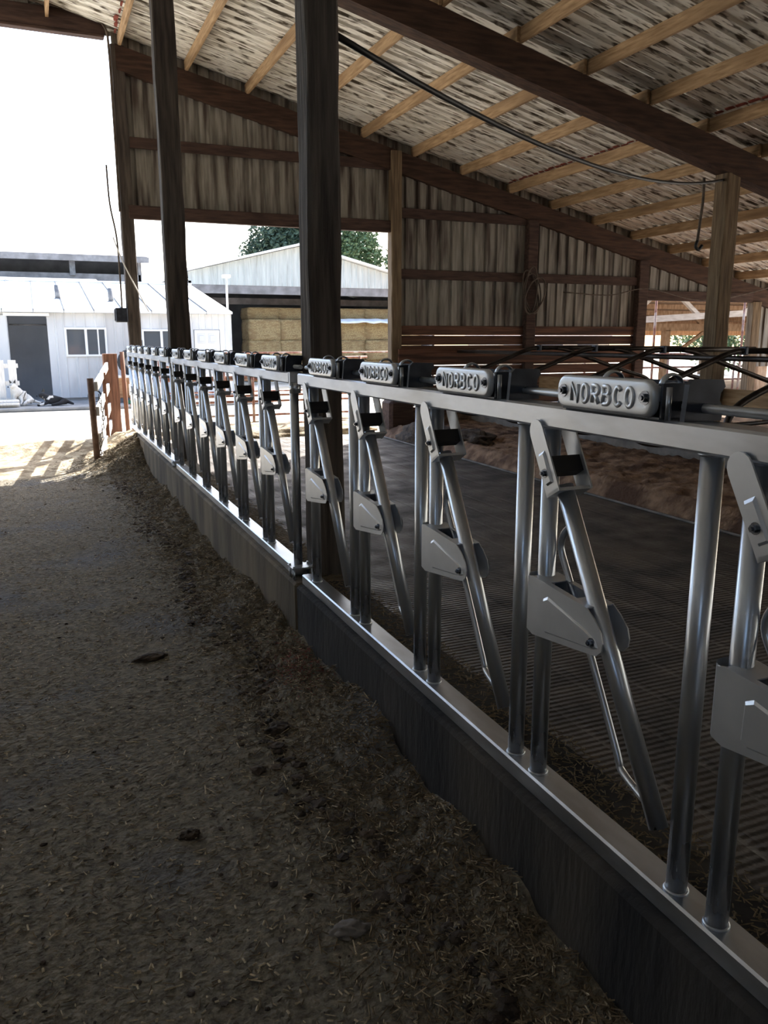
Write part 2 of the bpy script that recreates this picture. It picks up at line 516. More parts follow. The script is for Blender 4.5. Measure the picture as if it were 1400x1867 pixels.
def rrect(y0, y1, z0, z1, r, n=5):
    pts = []
    for cx, cy, a in ((y1 - r, z1 - r, 0), (y0 + r, z1 - r, 90), (y0 + r, z0 + r, 180), (y1 - r, z0 + r, 270)):
        for i in range(n + 1):
            t = math.radians(a + 90 * i / n)
            pts.append((cx + r * math.cos(t), cy + r * math.sin(t)))
    return pts

def plate_mesh():
    mb = MB()
    a, b = min(PL_Y0, PL_Y1), max(PL_Y0, PL_Y1)
    loops = []
    for ins, x in ((0, X_F + .016), (0, X_F + .005), (.003, X_F + .0015), (.007, X_F), (.020, X_F + .0012)):
        loops.append([(x, y, z) for y, z in rrect(a + ins, b - ins, PL_Z0 + ins, PL_Z1 - ins, .028 - ins)])
    n = len(loops[0])
    vs_ = [p for l in loops for p in l]
    fs = [(k * n + i, k * n + (i + 1) % n, (k + 1) * n + (i + 1) % n, (k + 1) * n + i) for k in range(len(loops) - 1) for i in range(n)]
    fs.append(tuple((len(loops) - 1) * n + i for i in range(n)))
    mb.add(vs_, fs, True)
    return mb.mesh('name_plate', 'plate')

def lettering_mesh():
    mb = MB()
    word = 'NORBCO'
    pitch, w, h = .0355, .0215, .036
    u0 = .245
    for k, ch in enumerate(word):
        for st in strokes_letter(ch):
            pts = [(X_F + .0005, -(u0 + k * pitch + u * w), 1.420 + v * h) for u, v in st]
            closed = ch == 'O'
            if closed: pts = pts[:-1]
            mb.tube(pts, .0050, 10, closed=closed, flat=(.62, 1, 1))
    return mb.mesh('lettering', 'plate')

def bolt_mesh(r=.009, ln=.008):
    mb = MB()
    mb.prism(circ(0, 0, r * 1.55, 16), 0, -.001, .002)
    mb.prism(circ(0, 0, r, 6), 0, -ln, -.001)
    mb.prism(circ(0, 0, r * .5, 10), 0, -ln * 1.35, -ln)
    return mb.mesh('bolt', 'bolt')

AD = Vector((0, -.4996, -.8663))       # direction of the swing arm, downwards
AT, AB = Vector((0, -.165, 1.225)), Vector((0, -.553, .553))
def P_(yz, x=0): return (x, yz[0], yz[1])

def fork_poly():
    """side plate of the fork, in (y, z): runs along the arm, rounded at the top"""
    d = Vector((AD.y, AD.z))
    s = Vector((-d.y, d.x))
    c = Vector((AT.y, AT.z))
    hw = .027
    bot, top = c + d * .03, c - d * .128
    pts = [bot - s * hw, bot + s * hw, c - d * .0 + s * hw]
    for i in range(9):
        an = -PI / 2 + PI * i / 8
        pts.append(top - d * (.030 * math.cos(an)) - s * (hw * math.sin(an)))
    return [(q.x, q.y) for q in pts]

def build_headlock_meshes():
    m = {}
    rr = .0215
    m['upright'] = MB().tube([(0, 0, ZB1 - .004), (0, 0, ZT0 + .004)], rr, 20).mesh('upright', 'galv_tube')
    w = MB()
    for z in (ZB1 + .002, ZT0 - .002):
        w.tube([(rr * 1.02 * math.cos(t), rr * 1.02 * math.sin(t), z) for t in [2 * PI * i / 18 for i in range(18)]], .0042, 6, closed=True)
    m['weld_bead'] = w.mesh('weld_bead', 'galv')
    arm = MB().tube([AT + AD * .012, AB], .0205, 18)
    m['swing_arm'] = arm.mesh('swing_arm', 'galv_tube')
    g = MB()
    pts = [(.006, -.225, 1.135), (.026, -.150, 1.10), (.030, -.128, 1.052), (.030, -.165, .985), (.030, -.270, .812), (.030, -.375, .630), (.028, -.402, .594), (.010, -.520, .575)]
    g.tube(smooth_path(pts, 4), .0085, 10)
    m['guide_bar'] = g.mesh('guide_bar', 'galv_tube')
    fp = fork_poly()
    f = MB().prism(fp, 0, -.037, -.033).prism(fp, 0, .053, .057)
    d = Vector((AD.y, AD.z)); s = Vector((-d.y, d.x)); c = Vector((AT.y, AT.z))
    def quad(t0, t1, s0, s1): return [tuple(c + d * t0 + s * s0), tuple(c + d * t1 + s * s0), tuple(c + d * t1 + s * s1), tuple(c + d * t0 + s * s1)]
    f.prism(quad(.022, .030, -.023, .023), 0, -.037, .057)
    m['fork'] = f.mesh('fork', 'plate')
    e = MB()
    q0 = quad(-.075, .005, -.013, .013); q1 = quad(-.068, .001, -.009, .009)
    vs_ = [(-.0372, y, z) for y, z in q0] + [(-.0425, y, z) for y, z in q1]
    e.add(vs_, [(4, 5, 6, 7)] + [(i, (i + 1) % 4, 4 + (i + 1) % 4, 4 + i) for i in range(4)])
    m['fork_boss'] = e.mesh('fork_boss', 'plate')
    m['latch_block'] = MB().prism(quad(-.058, -.018, -.017, .017), 0, -.033, .053).mesh('latch_block', 'black')
    bk = [(-.092, .979), (-.110, .984), (-.325, .968), (-.352, .952), (-.378, .928), (-.386, .905), (-.383, .886), (-.366, .870), (-.318, .862), (-.118, .835), (-.092, .843)]
    b = MB().prism(bk, 0, -.0375, -.0345).prism(bk, 0, .0345, .0375)
    b.beam((-.030, -.110, .982), (-.030, -.325, .967), .016, .003)
    b.beam((.030, -.110, .982), (.030, -.325, .967), .016, .003)
    b.beam((0, -.110, .982), (0, -.165, .978), .05, .003)
    b.beam((0, -.270, .971), (0, -.325, .967), .05, .003)
    n = 12
    ring = [(.036 * math.sin(t), -.100 + .030 * math.cos(t)) for t in [-PI / 2 + PI * i / n for i in range(n + 1)]]
    sh = [(x, y, z) for z in (.841, .981) for x, y in ring]
    b.add(sh, [(i, i + 1, n + 2 + i, n + 1 + i) for i in range(n)], True)
    m['pivot_bracket'] = b.mesh('pivot_bracket', 'plate')
    bo = [(-.160, .940), (-.178, .950), (-.325, .918), (-.362, .905), (-.372, .890), (-.355, .882), (-.172, .858), (-.158, .866)]
    cx, cy = sum(q[0] for q in bo) / 8, sum(q[1] for q in bo) / 8
    bi = [(cx + (y - cx) * .955, cy + (z - cy) * .88) for y, z in bo]
    vs_ = [(-.0375, y, z) for y, z in bo] + [(-.0415, y, z) for y, z in bi]
    m['bracket_boss'] = MB().add(vs_, [tuple(range(8, 16))] + [(i, (i + 1) % 8, 8 + (i + 1) % 8, 8 + i) for i in range(8)]).mesh('bracket_boss', 'plate')
    m['pivot_disc'] = MB().prism(circ(-.352, .905, .028, 20), 0, .0375, .0425).mesh('pivot_disc', 'dark_steel')
    m['name_plate'] = plate_mesh()
    m['lettering'] = lettering_mesh()
    m['bolt'] = bolt_mesh()
    m['small_bolt'] = bolt_mesh(.007, .009)
    h = MB()
    h.box(-.032, .050, -.505, -.195, 1.400, 1.404).box(.046, .050, -.505, -.195, 1.402, 1.470)
    h.box(-.030, .050, -.200, -.195, 1.402, 1.462).box(-.030, .050, -.508, -.503, 1.402, 1.468)
    h.box(-.028, .046, -.470, -.230, 1.404, 1.440)
    m['latch_housing'] = h.mesh('latch_housing', 'dark_steel')  # galvanised metal; its shade is put in as the dark colour
    prof = [(-.022, 1.400), (.068, 1.400), (.070, 1.425), (.060, 1.437), (.062, 1.452), (.072, 1.463), (.066, 1.476), (-.005, 1.478), (-.016, 1.468)]
    m['catch_plate'] = MB().prism(prof, 1, -.560, -.548).mesh('catch_plate', 'dark_steel')
    m['stop_pin'] = MB().tube([(-.028, -.523, 1.400), (-.028, -.523, 1.462)], .0055, 10).mesh('stop_pin', 'galv')
    r = MB()
    r.tube([(.004 + .024 * math.cos(t), 0, 1.462 + .022 * math.sin(t)) for t in [PI * i / 12 for i in range(13)]], .0036, 8, flat=(1, 2.2, 1))
    m['lift_ring'] = r.mesh('lift_ring', 'galv')
    k = MB()
    k.tube([(.0, -.440, 1.452), (.0, -.500, 1.447)], [.010, .024], 16)
    m['roller'] = k.mesh('roller', 'galv')
    return m
HM = build_headlock_meshes()

def joint_clamp(parent, y):
    c = MB()
    for z in (ZB1 + .004, ZB0 - .010):
        c.box(-.050, .062, y - .045, y + .045, z - .004, z + .004)
    part('clamp_plate', c, 'galv', parent)
    for dx in (-.040, .052):
        for dy in (-.034, .034):
            part('clamp_bolt', MB().tube([(dx, y + dy, ZB0 - .035), (dx, y + dy, ZB1 + .016)], .006, 8), 'galv_tube', parent)
    s = MB().tube([(0, y, ZT0 - .045), (0, y, ZT0 + .003)], .027, 18)
    part('post_sleeve', s, 'galv_tube', parent)
    part('joint_strap', MB().box(-.034, -.029, y - .028, y - .010, ZT0 - .01, ZT1 + .002), 'galv', parent)

labels = ['nearest galvanised headlock panel, running out of the picture at the right',
          'middle galvanised headlock panel between the two clamped rail joints',
          'farthest galvanised headlock panel, reaching the sunlit end of the curb']
for ip, yp in enumerate(YP):
    t = thing('headlock_panel', labels[ip], 'headlock panel', (XR, yp, 0), 'headlock panels along the feed curb')
    L0, L1 = -.02, 3.66 + .03
    for nm, z0, z1 in (('bottom_rail', ZB0, ZB1), ('top_rail', ZT0, ZT1)):
        part(nm, MB().box(-.028, .048, L0, L1, z0, z1, .005), 'galv_rail', t)
    part('lock_rod', MB().tube([(.026, -.05 if ip else -.1, 1.424), (.026, 3.72, 1.424)], .0095, 12), 'galv_tube', t)
    def upright(y):
        u = place('upright', HM['upright'], t, (0.004, y, 0))
        place('weld_bead', HM['weld_bead'], u)
    upright(0.0)
    if ip == 2:
        upright(3.66)
    for k in range(6):
        ya = PITCH_L * (k + 1)
        if k < 5: upright(ya)
        upright(ya - .108)
        a = place('swing_arm', HM['swing_arm'], t, (0, ya, 0))
        place('guide_bar', HM['guide_bar'], a)
        place('fork', HM['fork'], a)
        place('fork_boss', HM['fork_boss'], a)
        place('latch_block', HM['latch_block'], a)
        q = Vector((AT.y, AT.z)) + Vector((AD.y, AD.z)) * -.022
        place('bolt', HM['small_bolt'], a, (-.0425, q.x + .004, q.y))
        b = place('pivot_bracket', HM['pivot_bracket'], t, (0, ya, 0))
        place('bracket_boss', HM['bracket_boss'], b)
        place('pivot_disc', HM['pivot_disc'], b)
        place('bolt', HM['small_bolt'], b, (-.0415, -.352, .897))
        n = place('name_plate', HM['name_plate'], t, (0, ya, 0))
        place('lettering', HM['lettering'], n)
        place('bolt', HM['bolt'], n, (X_F, -.214, 1.440))
        place('bolt', HM['bolt'], n, (X_F, -.477, 1.440))
        h = place('latch_housing', HM['latch_housing'], t, (0, ya, 0))
        place('catch_plate', HM['catch_plate'], h)
        place('stop_pin', HM['stop_pin'], h)
        place('roller', HM['roller'], h)
        place('lift_ring', HM['lift_ring'], h, (0, -.320, 0))
        place('lift_ring', HM['lift_ring'], h, (0, -.492, 0))
    joint_clamp(t, -.035 if ip else 0.0)

# ================================================================== BARN POSTS
def zroof_bottom(x): return zraf(x)
def barn_post(label, x0, x1, y0, y1, z0, z1, m, seed):
    r = thing('barn_post', label, 'post', ((x0 + x1) / 2, (y0 + y1) / 2, z0))
    part('timber', rough_post(x0, x1, y0, y1, z0, z1, seed=seed, amp=.007), m, r, r.location)
    return r
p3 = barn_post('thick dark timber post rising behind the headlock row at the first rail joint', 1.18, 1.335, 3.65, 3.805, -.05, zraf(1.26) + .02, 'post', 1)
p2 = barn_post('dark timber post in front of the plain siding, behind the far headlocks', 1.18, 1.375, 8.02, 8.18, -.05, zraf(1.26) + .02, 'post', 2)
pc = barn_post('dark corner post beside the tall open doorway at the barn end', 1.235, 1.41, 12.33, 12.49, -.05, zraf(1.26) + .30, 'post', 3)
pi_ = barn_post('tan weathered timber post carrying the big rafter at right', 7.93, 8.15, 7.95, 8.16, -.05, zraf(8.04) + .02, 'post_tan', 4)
# plates with bolts where the corner post takes the light box
part('bracket_plate', MB().box(1.41, 1.417, 12.35, 12.47, 1.2, 1.55), 'dark_steel', pc, pc.location)
# dark box and wire at the corner post
jb = thing('junction_box', 'small dark junction box fixed to the left of the corner post', 'junction box', (1.165, 12.36, 1.90))
part('box_body', MB().box(-.10, .07, -.08, .08, -.10, .10, .012), 'dark_steel', jb)
part('box_lid', MB().box(-.11, -.10, -.06, .06, -.08, .08, .003), 'loop', jb)
wr = MB().tube(smooth_path([(1.08, 12.30, 3.9), (1.09, 12.29, 3.4), (1.15, 12.28, 2.95), (1.16, 12.28, 2.4), (1.16, 12.3, 1.98)], 5), .012, 8)
tag(place('wire', wr.mesh('wire', 'hose')), 'thin wire running down the corner post to the junction box', 'wire')
wr = MB().tube(smooth_path([(1.10, 12.27, 2.95), (1.22, 12.26, 2.6), (1.38, 12.26, 2.25), (1.52, 12.26, 1.95)], 5), .008, 8)
tag(place('wire', wr.mesh('wire', 'white_plastic')), 'loose pale wire hanging across the corner post', 'wire')
cd = MB().tube(smooth_path([(-3.2, 12.26, 6.10), (-1.0, 12.26, 5.93), (.4, 12.26, 5.80), (1.0, 12.26, 5.73), (1.18, 12.26, 5.60), (1.215, 12.28, 5.35), (1.22, 12.30, 4.6), (1.22, 12.30, 3.3)], 6), .016, 8)
tag(place('conduit', cd.mesh('conduit', 'hose')), 'grey conduit bending from the door header down the corner post', 'conduit')

# ================================================================== ROOF
ceil_ = thing('ceiling', 'timber barn roof under ribbed metal sheets', None, (0, 0, 0), kind='structure')
RX1 = 14.6
def beam_slope(x0, x1, y0, y1, dz0, dz1):
    """bar following the roof slope between x0 and x1; dz from the rafter underside"""
    mb = MB()
    p = []
    for x in (x0, x1):
        for y in (y0, y1):
            for dz in (dz0, dz1):
                p.append((x, y, zraf(x) + dz))
    return mb.add(p, [(0, 1, 3, 2), (4, 6, 7, 5), (0, 4, 5, 1), (2, 3, 7, 6), (0, 2, 6, 4), (1, 5, 7, 3)])
for y in BAYS:
    hw = .075 if y == Y_END else .10
    part('rafter', beam_slope(1.30 if y == Y_END else X_RIDGE, RX1, y - hw, y + hw, 0, RAF_H), 'rafter', ceil_)
    if y < Y_END: part('rafter', beam_slope(-10.0, X_RIDGE, y - hw, y + hw, 0, RAF_H), 'rafter', ceil_)
# a second, thinner board beside the big rafter
part('rafter_board', beam_slope(X_RIDGE, RX1, 8.17, 8.21, .02, .26), 'rafter', ceil_)
PX = [4.9 + .88 * k for k in range(-7, 12)]
edges_y = [(12.50, 8.05), (8.05, 3.70), (3.70, -.65), (-.65, -5.2), (-5.2, -9.0)]
rp = random.Random(3)
for (ya, yb) in edges_y:
    for x in PX:
        x_ = x + rp.uniform(-.02, .02)
        mb = MB()
        z0 = zraf(x_) + RAF_H
        lap = .12
        yy0, yy1 = yb - lap, ya + (0 if ya > 12.4 else lap)
        off = .022 if edges_y.index((ya, yb)) % 2 else -.022
        z0 += .002
        mb.box(x_ + off - .021, x_ + off + .021, yy0, yy1, z0, z0 + PUR_H, .004)
        part('purlin', mb, 'purlin', ceil_)
# ribbed roof sheets
def roof_sheet(y0, w, x0, x1):
    rib = w / 4
    prof = []
    for k in range(4):
        b = y0 + k * rib
        prof += [(b, 0), (b + rib * .58, 0), (b + rib * .68, .028), (b + rib * .90, .028)]
    prof.append((y0 + w + .004, .001))
    mb = MB()
    top = RAF_H + PUR_H + .004
    vs_ = [(x, y, zraf(x) + top + dz) for x in (x0, x1) for y, dz in prof]
    n = len(prof)
    return mb.add(vs_, [(i, i + 1, n + i + 1, n + i) for i in range(n - 1)])
SW = .80
y = -9.09
while y < 12.3:
    part('roof_sheet', roof_sheet(y, SW, X_RIDGE, RX1), 'roof', ceil_)
    part('roof_sheet', roof_sheet(y, SW, -10.4, X_RIDGE), 'roof', ceil_)
    y += SW
# flaking red strip above one purlin
def flake_strip(x, y0, y1, n, seed):
    rnd = random.Random(seed)
    mb = MB()
    zt = zraf(x) + RAF_H + PUR_H
    for k in range(n):
        yy = y0 + (y1 - y0) * k / n
        w = (y1 - y0) / n * rnd.uniform(.6, .95)
        h = rnd.uniform(.02, .05)
        xx = x - .055 - rnd.uniform(0, .03)
        mb.add([(xx, yy, zt - .004), (xx, yy + w, zt - .004), (xx - h, yy + w * .9, zt - .006 + .24 * h), (xx - h * 1.3, yy + w * .4, zt - .008 + .24 * h), (xx - h * .8, yy + w * .05, zt - .006 + .24 * h),
                (xx, yy, zt - .012), (xx, yy + w, zt - .012), (xx - h, yy + w * .9, zt - .016 + .24 * h), (xx - h * 1.3, yy + w * .4, zt - .018 + .24 * h), (xx - h * .8, yy + w * .05, zt - .016 + .24 * h)],
               [(0, 1, 2, 3, 4), (9, 8, 7, 6, 5)] + [(i, (i + 1) % 5, 5 + (i + 1) % 5, 5 + i) for i in range(5)])
    return mb
part('rust_flakes', flake_strip(7.54, 8.4, 12.3, 26, 1), 'rust', ceil_, kind='stuff')
part('rust_flakes', flake_strip(7.54, 5.0, 7.8, 16, 2), 'rust', ceil_, kind='stuff')
part('rust_flakes', flake_strip(1.38, 11.2, 12.4, 5, 4), 'rust', ceil_, kind='stuff')

# ================================================================== END WALL
wall = thing('wall_back', 'end wall of ribbed siding, timber girts and planks', None, (0, Y_END, 0), kind='structure')
WO = (0, Y_END, 0)
def wpost(x0, x1, z1, m, seed):
    part('wall_post', rough_post(x0, x1, Y_END - .12, Y_END + .05, -.05, z1, seed=seed, amp=.005), m, wall, WO)
wpost(5.34, 5.52, zraf(5.43) + .30, 'post_tan', 11)
wpost(7.90, 8.10, zraf(8.0) + .02, 'girt', 12)
wpost(10.32, 10.54, zraf(10.43) + .02, 'girt', 13)
wpost(13.20, 13.42, zraf(13.3) + .02, 'post_tan', 14)
def girt(x0, x1, z0, z1, y0=-.06, y1=.0, m='girt'):
    part('girt', MB().box(x0, x1, Y_END + y0, Y_END + y1, z0, z1, .006), m, wall, WO)
girt(1.34, 5.34, 4.16, 4.30)
girt(1.34, 5.34, 3.22, 3.40, -.09, .0)
girt(5.52, 7.90, 3.46, 3.61)
girt(5.52, 7.90, 2.52, 2.67)
girt(8.10, 10.32, 2.52, 2.67)
girt(10.54, 13.2, 2.26, 2.44, -.09, 0)
girt(-3.4, 1.18, 5.53, 5.78, -.10, .02)
wpost(-3.62, -3.40, zraf(-3.5) + .30, 'post', 15)
part('header_edge', MB().box(-3.4, 1.17, Y_END - .11, Y_END + .03, 5.495, 5.53, .008), 'girt', wall, WO)
# siding sheets: three ribs each, top cut to the rafter
def siding(x0, w, zb):
    rib = w / 3
    prof = []
    for k in range(3):
        b = x0 + k * rib
        prof += [(b, 0), (b + rib * .60, 0), (b + rib * .68, .030), (b + rib * .92, .030)]
    prof.append((x0 + w + .012, 0.001))
    mb = MB()
    n = len(prof)
    vs_ = [(x, Y_END + .005 + d, zb) for x, d in prof] + [(x, Y_END + .005 + d, zraf(x) + RAF_H + PUR_H + .03) for x, d in prof]
    return mb.add(vs_, [(i, i + 1, n + i + 1, n + i) for i in range(n - 1)])
def siding_run(xa, xb, zb, zbf=None):
    n = max(1, round((xb - xa) / .69))
    w = (xb - xa) / n
    for k in range(n):
        part('siding_sheet', siding(xa + k * w, w, zb), 'siding', wall, WO)
siding_run(1.26, 5.43, 3.30)
siding_run(5.43, 8.0, 1.70)
siding_run(8.0, 10.43, 1.70)
siding_run(10.43, 13.30, 2.36)
siding_run(13.30, 14.4, 1.0)
siding_run(-3.5, 1.26, 5.56)
siding_run(-5.6, -3.5, -.05)
# unseen side and rear walls added to cut light; left one open above
wl = thing('added_wall_left', 'unseen ribbed wall added left of the feed lane to cut the light', None, (-5.6, 0, 0), kind='structure')
for k in range(26):
    y0_ = -9.0 + k * .72
    prof = [(y0_ + .72 * u, d) for u, d in ((0, 0), (.2, 0), (.23, -.02), (.31, -.02), (.333, 0), (.53, 0), (.56, -.02), (.64, -.02), (.667, 0), (.87, 0), (.9, -.02), (.99, -.02))]
    mb = MB()
    n_ = len(prof)
    mb.add([(-5.6 + d, y, z) for z in (-.05, 3.3) for y, d in prof], [(i, i + 1, n_ + i + 1, n_ + i) for i in range(n_ - 1)])
    part('siding_sheet', mb, 'siding', wl, (-5.6, 0, 0))
wf = thing('added_wall_front', 'unseen ribbed wall added behind the viewer to darken the barn', None, (0, -9, 0), kind='structure')
for k in range(29):
    x0_ = -5.6 + k * .70
    mb = MB()
    pr_ = [(x0_ + .7 * u, d) for u, d in ((0, 0), (.2, 0), (.23, -.02), (.31, -.02), (.333, 0), (.53, 0), (.56, -.02), (.64, -.02), (.667, 0), (.87, 0), (.9, -.02), (.99, -.02))]
    n_ = len(pr_)
    mb.add([(x, -9 + d, -.05) for x, d in pr_] + [(x, -9 + d, zraf(x) + .47) for x, d in pr_], [(i, i + 1, n_ + i + 1, n_ + i) for i in range(n_ - 1)])
    part('siding_sheet', mb, 'siding', wf, (0, -9, 0))
# planks with light showing through the gaps
def planks(x0, x1, seed):
    rnd = random.Random(seed)
    z = 1.775
    for h in (.150, .152, .155, .165, .155, .150, .160, .165, .17, .17):
        g = rnd.uniform(.010, .016)
        if abs(z - 1.46) < .02: g = .003
        dz = rnd.uniform(-.004, .004)
        mb = MB().box(x0, x1, Y_END - .035 + rnd.uniform(-.008, .008), Y_END + .005, z - h, z, .004)
        for q in mb.v:
            q.z += dz * (q.x - x0) / (x1 - x0)
        part('plank', mb, 'plank', wall, WO)
        z -= h + g
planks(5.50, 7.93, 1)
planks(8.06, 10.36, 2)
part('plank', MB().box(5.45, 10.40, Y_END - .16, Y_END - .12, 1.16, 1.40, .006), 'plank', wall, WO)
part('plank', MB().box(5.45, 10.40, Y_END - .16, Y_END - .12, .62, .80, .006), 'plank', wall, WO)
part('sill_wall', MB().box(5.3, 10.6, Y_END - .10, Y_END + .12, -.05, .34, .02), 'bed', wall, WO)
part('post_footing', MB().box(5.22, 5.66, Y_END - .34, Y_END + .06, -.05, .58, .05), 'girt', wall, WO)

# rope coil hung on the wall post
rc = thing('rope_coil', 'coil of dull hose hanging on the end wall post', 'hose coil', (7.95, Y_END - .15, 2.35))
for k, (rx, rz, dx, dz) in enumerate([(.14, .36, 0, 0), (.17, .33, .02, -.03), (.12, .40, -.02, .02), (.19, .30, .05, -.06)]):
    part('coil_turn', MB().tube([(dx + rx * math.cos(t) + .06 * math.sin(t) * (k - 1.5), -.01 - .02 * k, dz + rz * math.sin(t)) for t in [2 * PI * i / 28 for i in range(28)]], .013, 8, closed=True), 'hose', rc)

# thin wire sagging across the right-hand opening
wr = MB().tube(smooth_path([(8.6, 12.2, 2.36), (9.6, 12.2, 2.33), (10.43, 12.18, 2.46), (11.6, 12.2, 2.28), (12.6, 12.2, 2.36), (14.2, 12.2, 2.72)], 6), .010, 6)
tag(place('wire', wr.mesh('wire', 'hose')), 'thin wire sagging over the right-hand opening in the end wall', 'wire')

# cable from the near post to the tan post
a, b = Vector((1.345, 3.76, 2.90)), Vector((7.92, 8.02, 3.46))
pts = []
for i in range(25):
    t = i / 24
    q = a.lerp(b, t)
    q.z -= .50 * 4 * t * (1 - t) * .5
    pts.append(q)
cable = thing('cable', 'black cable sagging from the near post to the tan post', 'cable', tuple(a))
part('cable_run', MB().tube(pts, .016, 8), 'cable', cable, a)
dh = thing('hanging_hose', 'short brown hose with a hook hanging beside the tan post', 'hose', (7.60, 8.0, 3.46))
part('hose_drop', MB().tube(smooth_path([(0, 0, 0), (.01, 0, -.25), (-.01, 0, -.5), (-.03, 0, -.74)], 4), .017, 8), 'hose', dh)
part('hook', MB().tube(smooth_path([(-.03, 0, -.73), (-.05, 0, -.80), (0, 0, -.83), (.05, 0, -.78)], 5), .020, 8), 'cable', dh)

# ================================================================== FREE STALLS
def divider(y, label):
    t = thing('stall_divider', label, 'stall divider', (6.8, y, .40), 'free stall dividers over the dirt bed')
    def loc(pts): return [(x - 6.8, 0, z - .40) for x, z in pts]
    r = .030
    left = [(6.80, .50), (6.2, .52), (5.62, .52), (5.34, .60), (5.26, .78), (5.34, .96), (5.55, 1.08), (6.0, 1.24), (6.45, 1.40), (6.62, 1.43)]
    part('front_loop', MB().tube(smooth_path(loc(left), 6), r, 12), 'loop', t)
    part('head_pipe', MB().tube(loc([(6.60, 1.43), (8.10, 1.43)]), r, 12), 'loop', t)
    right = [(6.95, 1.43), (7.15, 1.40), (7.55, 1.28), (8.3, 1.06), (8.65, .96), (8.80, .78), (8.70, .58), (8.3, .52), (6.9, .50)]
    part('rear_loop', MB().tube(smooth_path(loc(right), 6), r, 12), 'loop', t)
    part('clamp', MB().box(-.15, -.11, -.045, .045, .99, 1.075, .006), 'dark_steel', t)
    part('foot_bracket', MB().box(-.06, .20, -.05, .05, .0, .14, .01), 'dark_steel', t)
    return t
dl = ['farthest dark stall divider, in front of the plank wall', 'second dark stall divider from the plank wall', 'third dark stall divider from the plank wall, left of the tan post',
      'fourth dark stall divider from the plank wall, crossing the tan post', 'nearest dark stall divider, its loop cut by the right picture edge']
for y_, l_ in zip((10.0, 8.72, 7.46, 6.28, 5.08), dl):
    divider(y_, l_)
nr = MB().tube([(6.55, -2.5, 1.355), (6.55, 12.3, 1.355)], .028, 12)
tag(place('neck_rail', nr.mesh('neck_rail', 'loop')), 'long dark neck rail tying the stall dividers together', 'rail')
sr = MB().tube([(6.775, -2.5, .43), (6.775, 12.2, .43)], .012, 8)
tag(place('strip_rail', sr.mesh('strip_rail', 'bolt')), 'thin steel rail along the top of the grey concrete strip', 'rail')
sc_ = MB().tube(smooth_path([(5.04, y_, .012) for y_ in (-3, 0, 3, 6, 9, 12)], 4), .012, 8)
tag(place('scraper_cable', sc_.mesh('scraper_cable', 'conc_strip')), 'thin pale cable on the alley floor along the edge of the dirt bed', 'cable')
bb = MB().box(8.16, 8.20, 4.5, 12.2, .70, .92, .006)
tag(place('stall_board', bb.mesh('stall_board', 'purlin')), 'pale tan board running along the tan post at knee height', 'board')

# ================================================================== LEFT YARD FENCE
fe = thing('yard_fence', 'board fence of sunlit rails between a brown pipe and a thick wooden post', 'fence', (.57, 10.4, 0))
FO = Vector((.57, 10.4, 0))
part('pipe_post', MB().tube([(.57, 10.4, -.05), (.555, 10.4, 1.10)], .038, 14), 'fence_pipe', fe, FO)
part('mid_post', MB().box(.815, .865, 12.2, 12.25, 0, 1.10, .006), 'fence_wood', fe, FO)
part('end_post', rough_post(.98, 1.20, 14.1, 14.32, -.05, 1.33, 10, .006, 21), 'fence_wood', fe, FO)
part('hinge_pipe', MB().tube([(1.30, 14.15, -.03), (1.28, 14.15, 1.36)], .035, 12), 'fence_wood', fe, FO)
for z0, z1 in ((1.00, 1.14), (.70, .80), (.38, .48), (.10, .20)):
    part('fence_rail', MB().beam((.615, 10.4, z0), (1.03, 14.1, z1), .04, .11), 'fence_board', fe, FO)
ch = thing('chain', 'thin chain hanging behind the brown fence pipe', 'chain', (.62, 10.36, .9))
for k in range(16):
    z = -.02 - k * .052
    x = .02 + .03 * math.sin(k * .35)
    lk = [(.012 * math.cos(t), 0, .034 * math.sin(t)) for t in [2 * PI * i / 10 for i in range(10)]] if k % 2 else [(0, .012 * math.cos(t), .034 * math.sin(t)) for t in [2 * PI * i / 10 for i in range(10)]]
    part('link', MB().tube([(x + a_, b_, z + c2) for a_, b_, c2 in lk], .005, 6, closed=True), 'chain', ch)

# ================================================================== PIPE GATE BEYOND THE END WALL
def pipe_gate(name, label, x0, x1, y, zs, stays, r=.022):
    t = thing(name, label, 'gate', (x0, y, 0))
    for z in zs:
        part('rail', MB().tube([(0, 0, z), (x1 - x0, 0, z)], r, 10), 'rusty', t)
    for s_x in stays:
        part('stay', MB().tube([(s_x - x0, -.03, -.04), (s_x - x0, -.03, max(zs) + .02)], r * 1.1, 10), 'rusty', t)
    return t
pipe_gate('pipe_gate', 'rusty pipe gate behind the middle headlocks', 1.34, 5.55, 13.9, (1.24, .92, .88, .60, .50, .26, .10), (1.5, 2.9, 3.4, 4.5, 5.4))
pipe_gate('pipe_gate', 'pale rusty pipe gate farther out in front of the bales', 2.4, 9.0, 19.0, (1.25, .95, .65, .35), (2.5, 4.4, 6.6, 8.8))
# low earth heaps just outside
lump('earth_heap', 'rough sunlit earth bank outside the gate', 'earth', (3.6, 13.3, -.06), (1.9, .7), .22, 'berm', 21)
lump('earth_heap', 'smaller sunlit earth bank near the wall post', 'earth', (4.9, 14.6, -.06), (1.4, .9), .18, 'berm', 22)

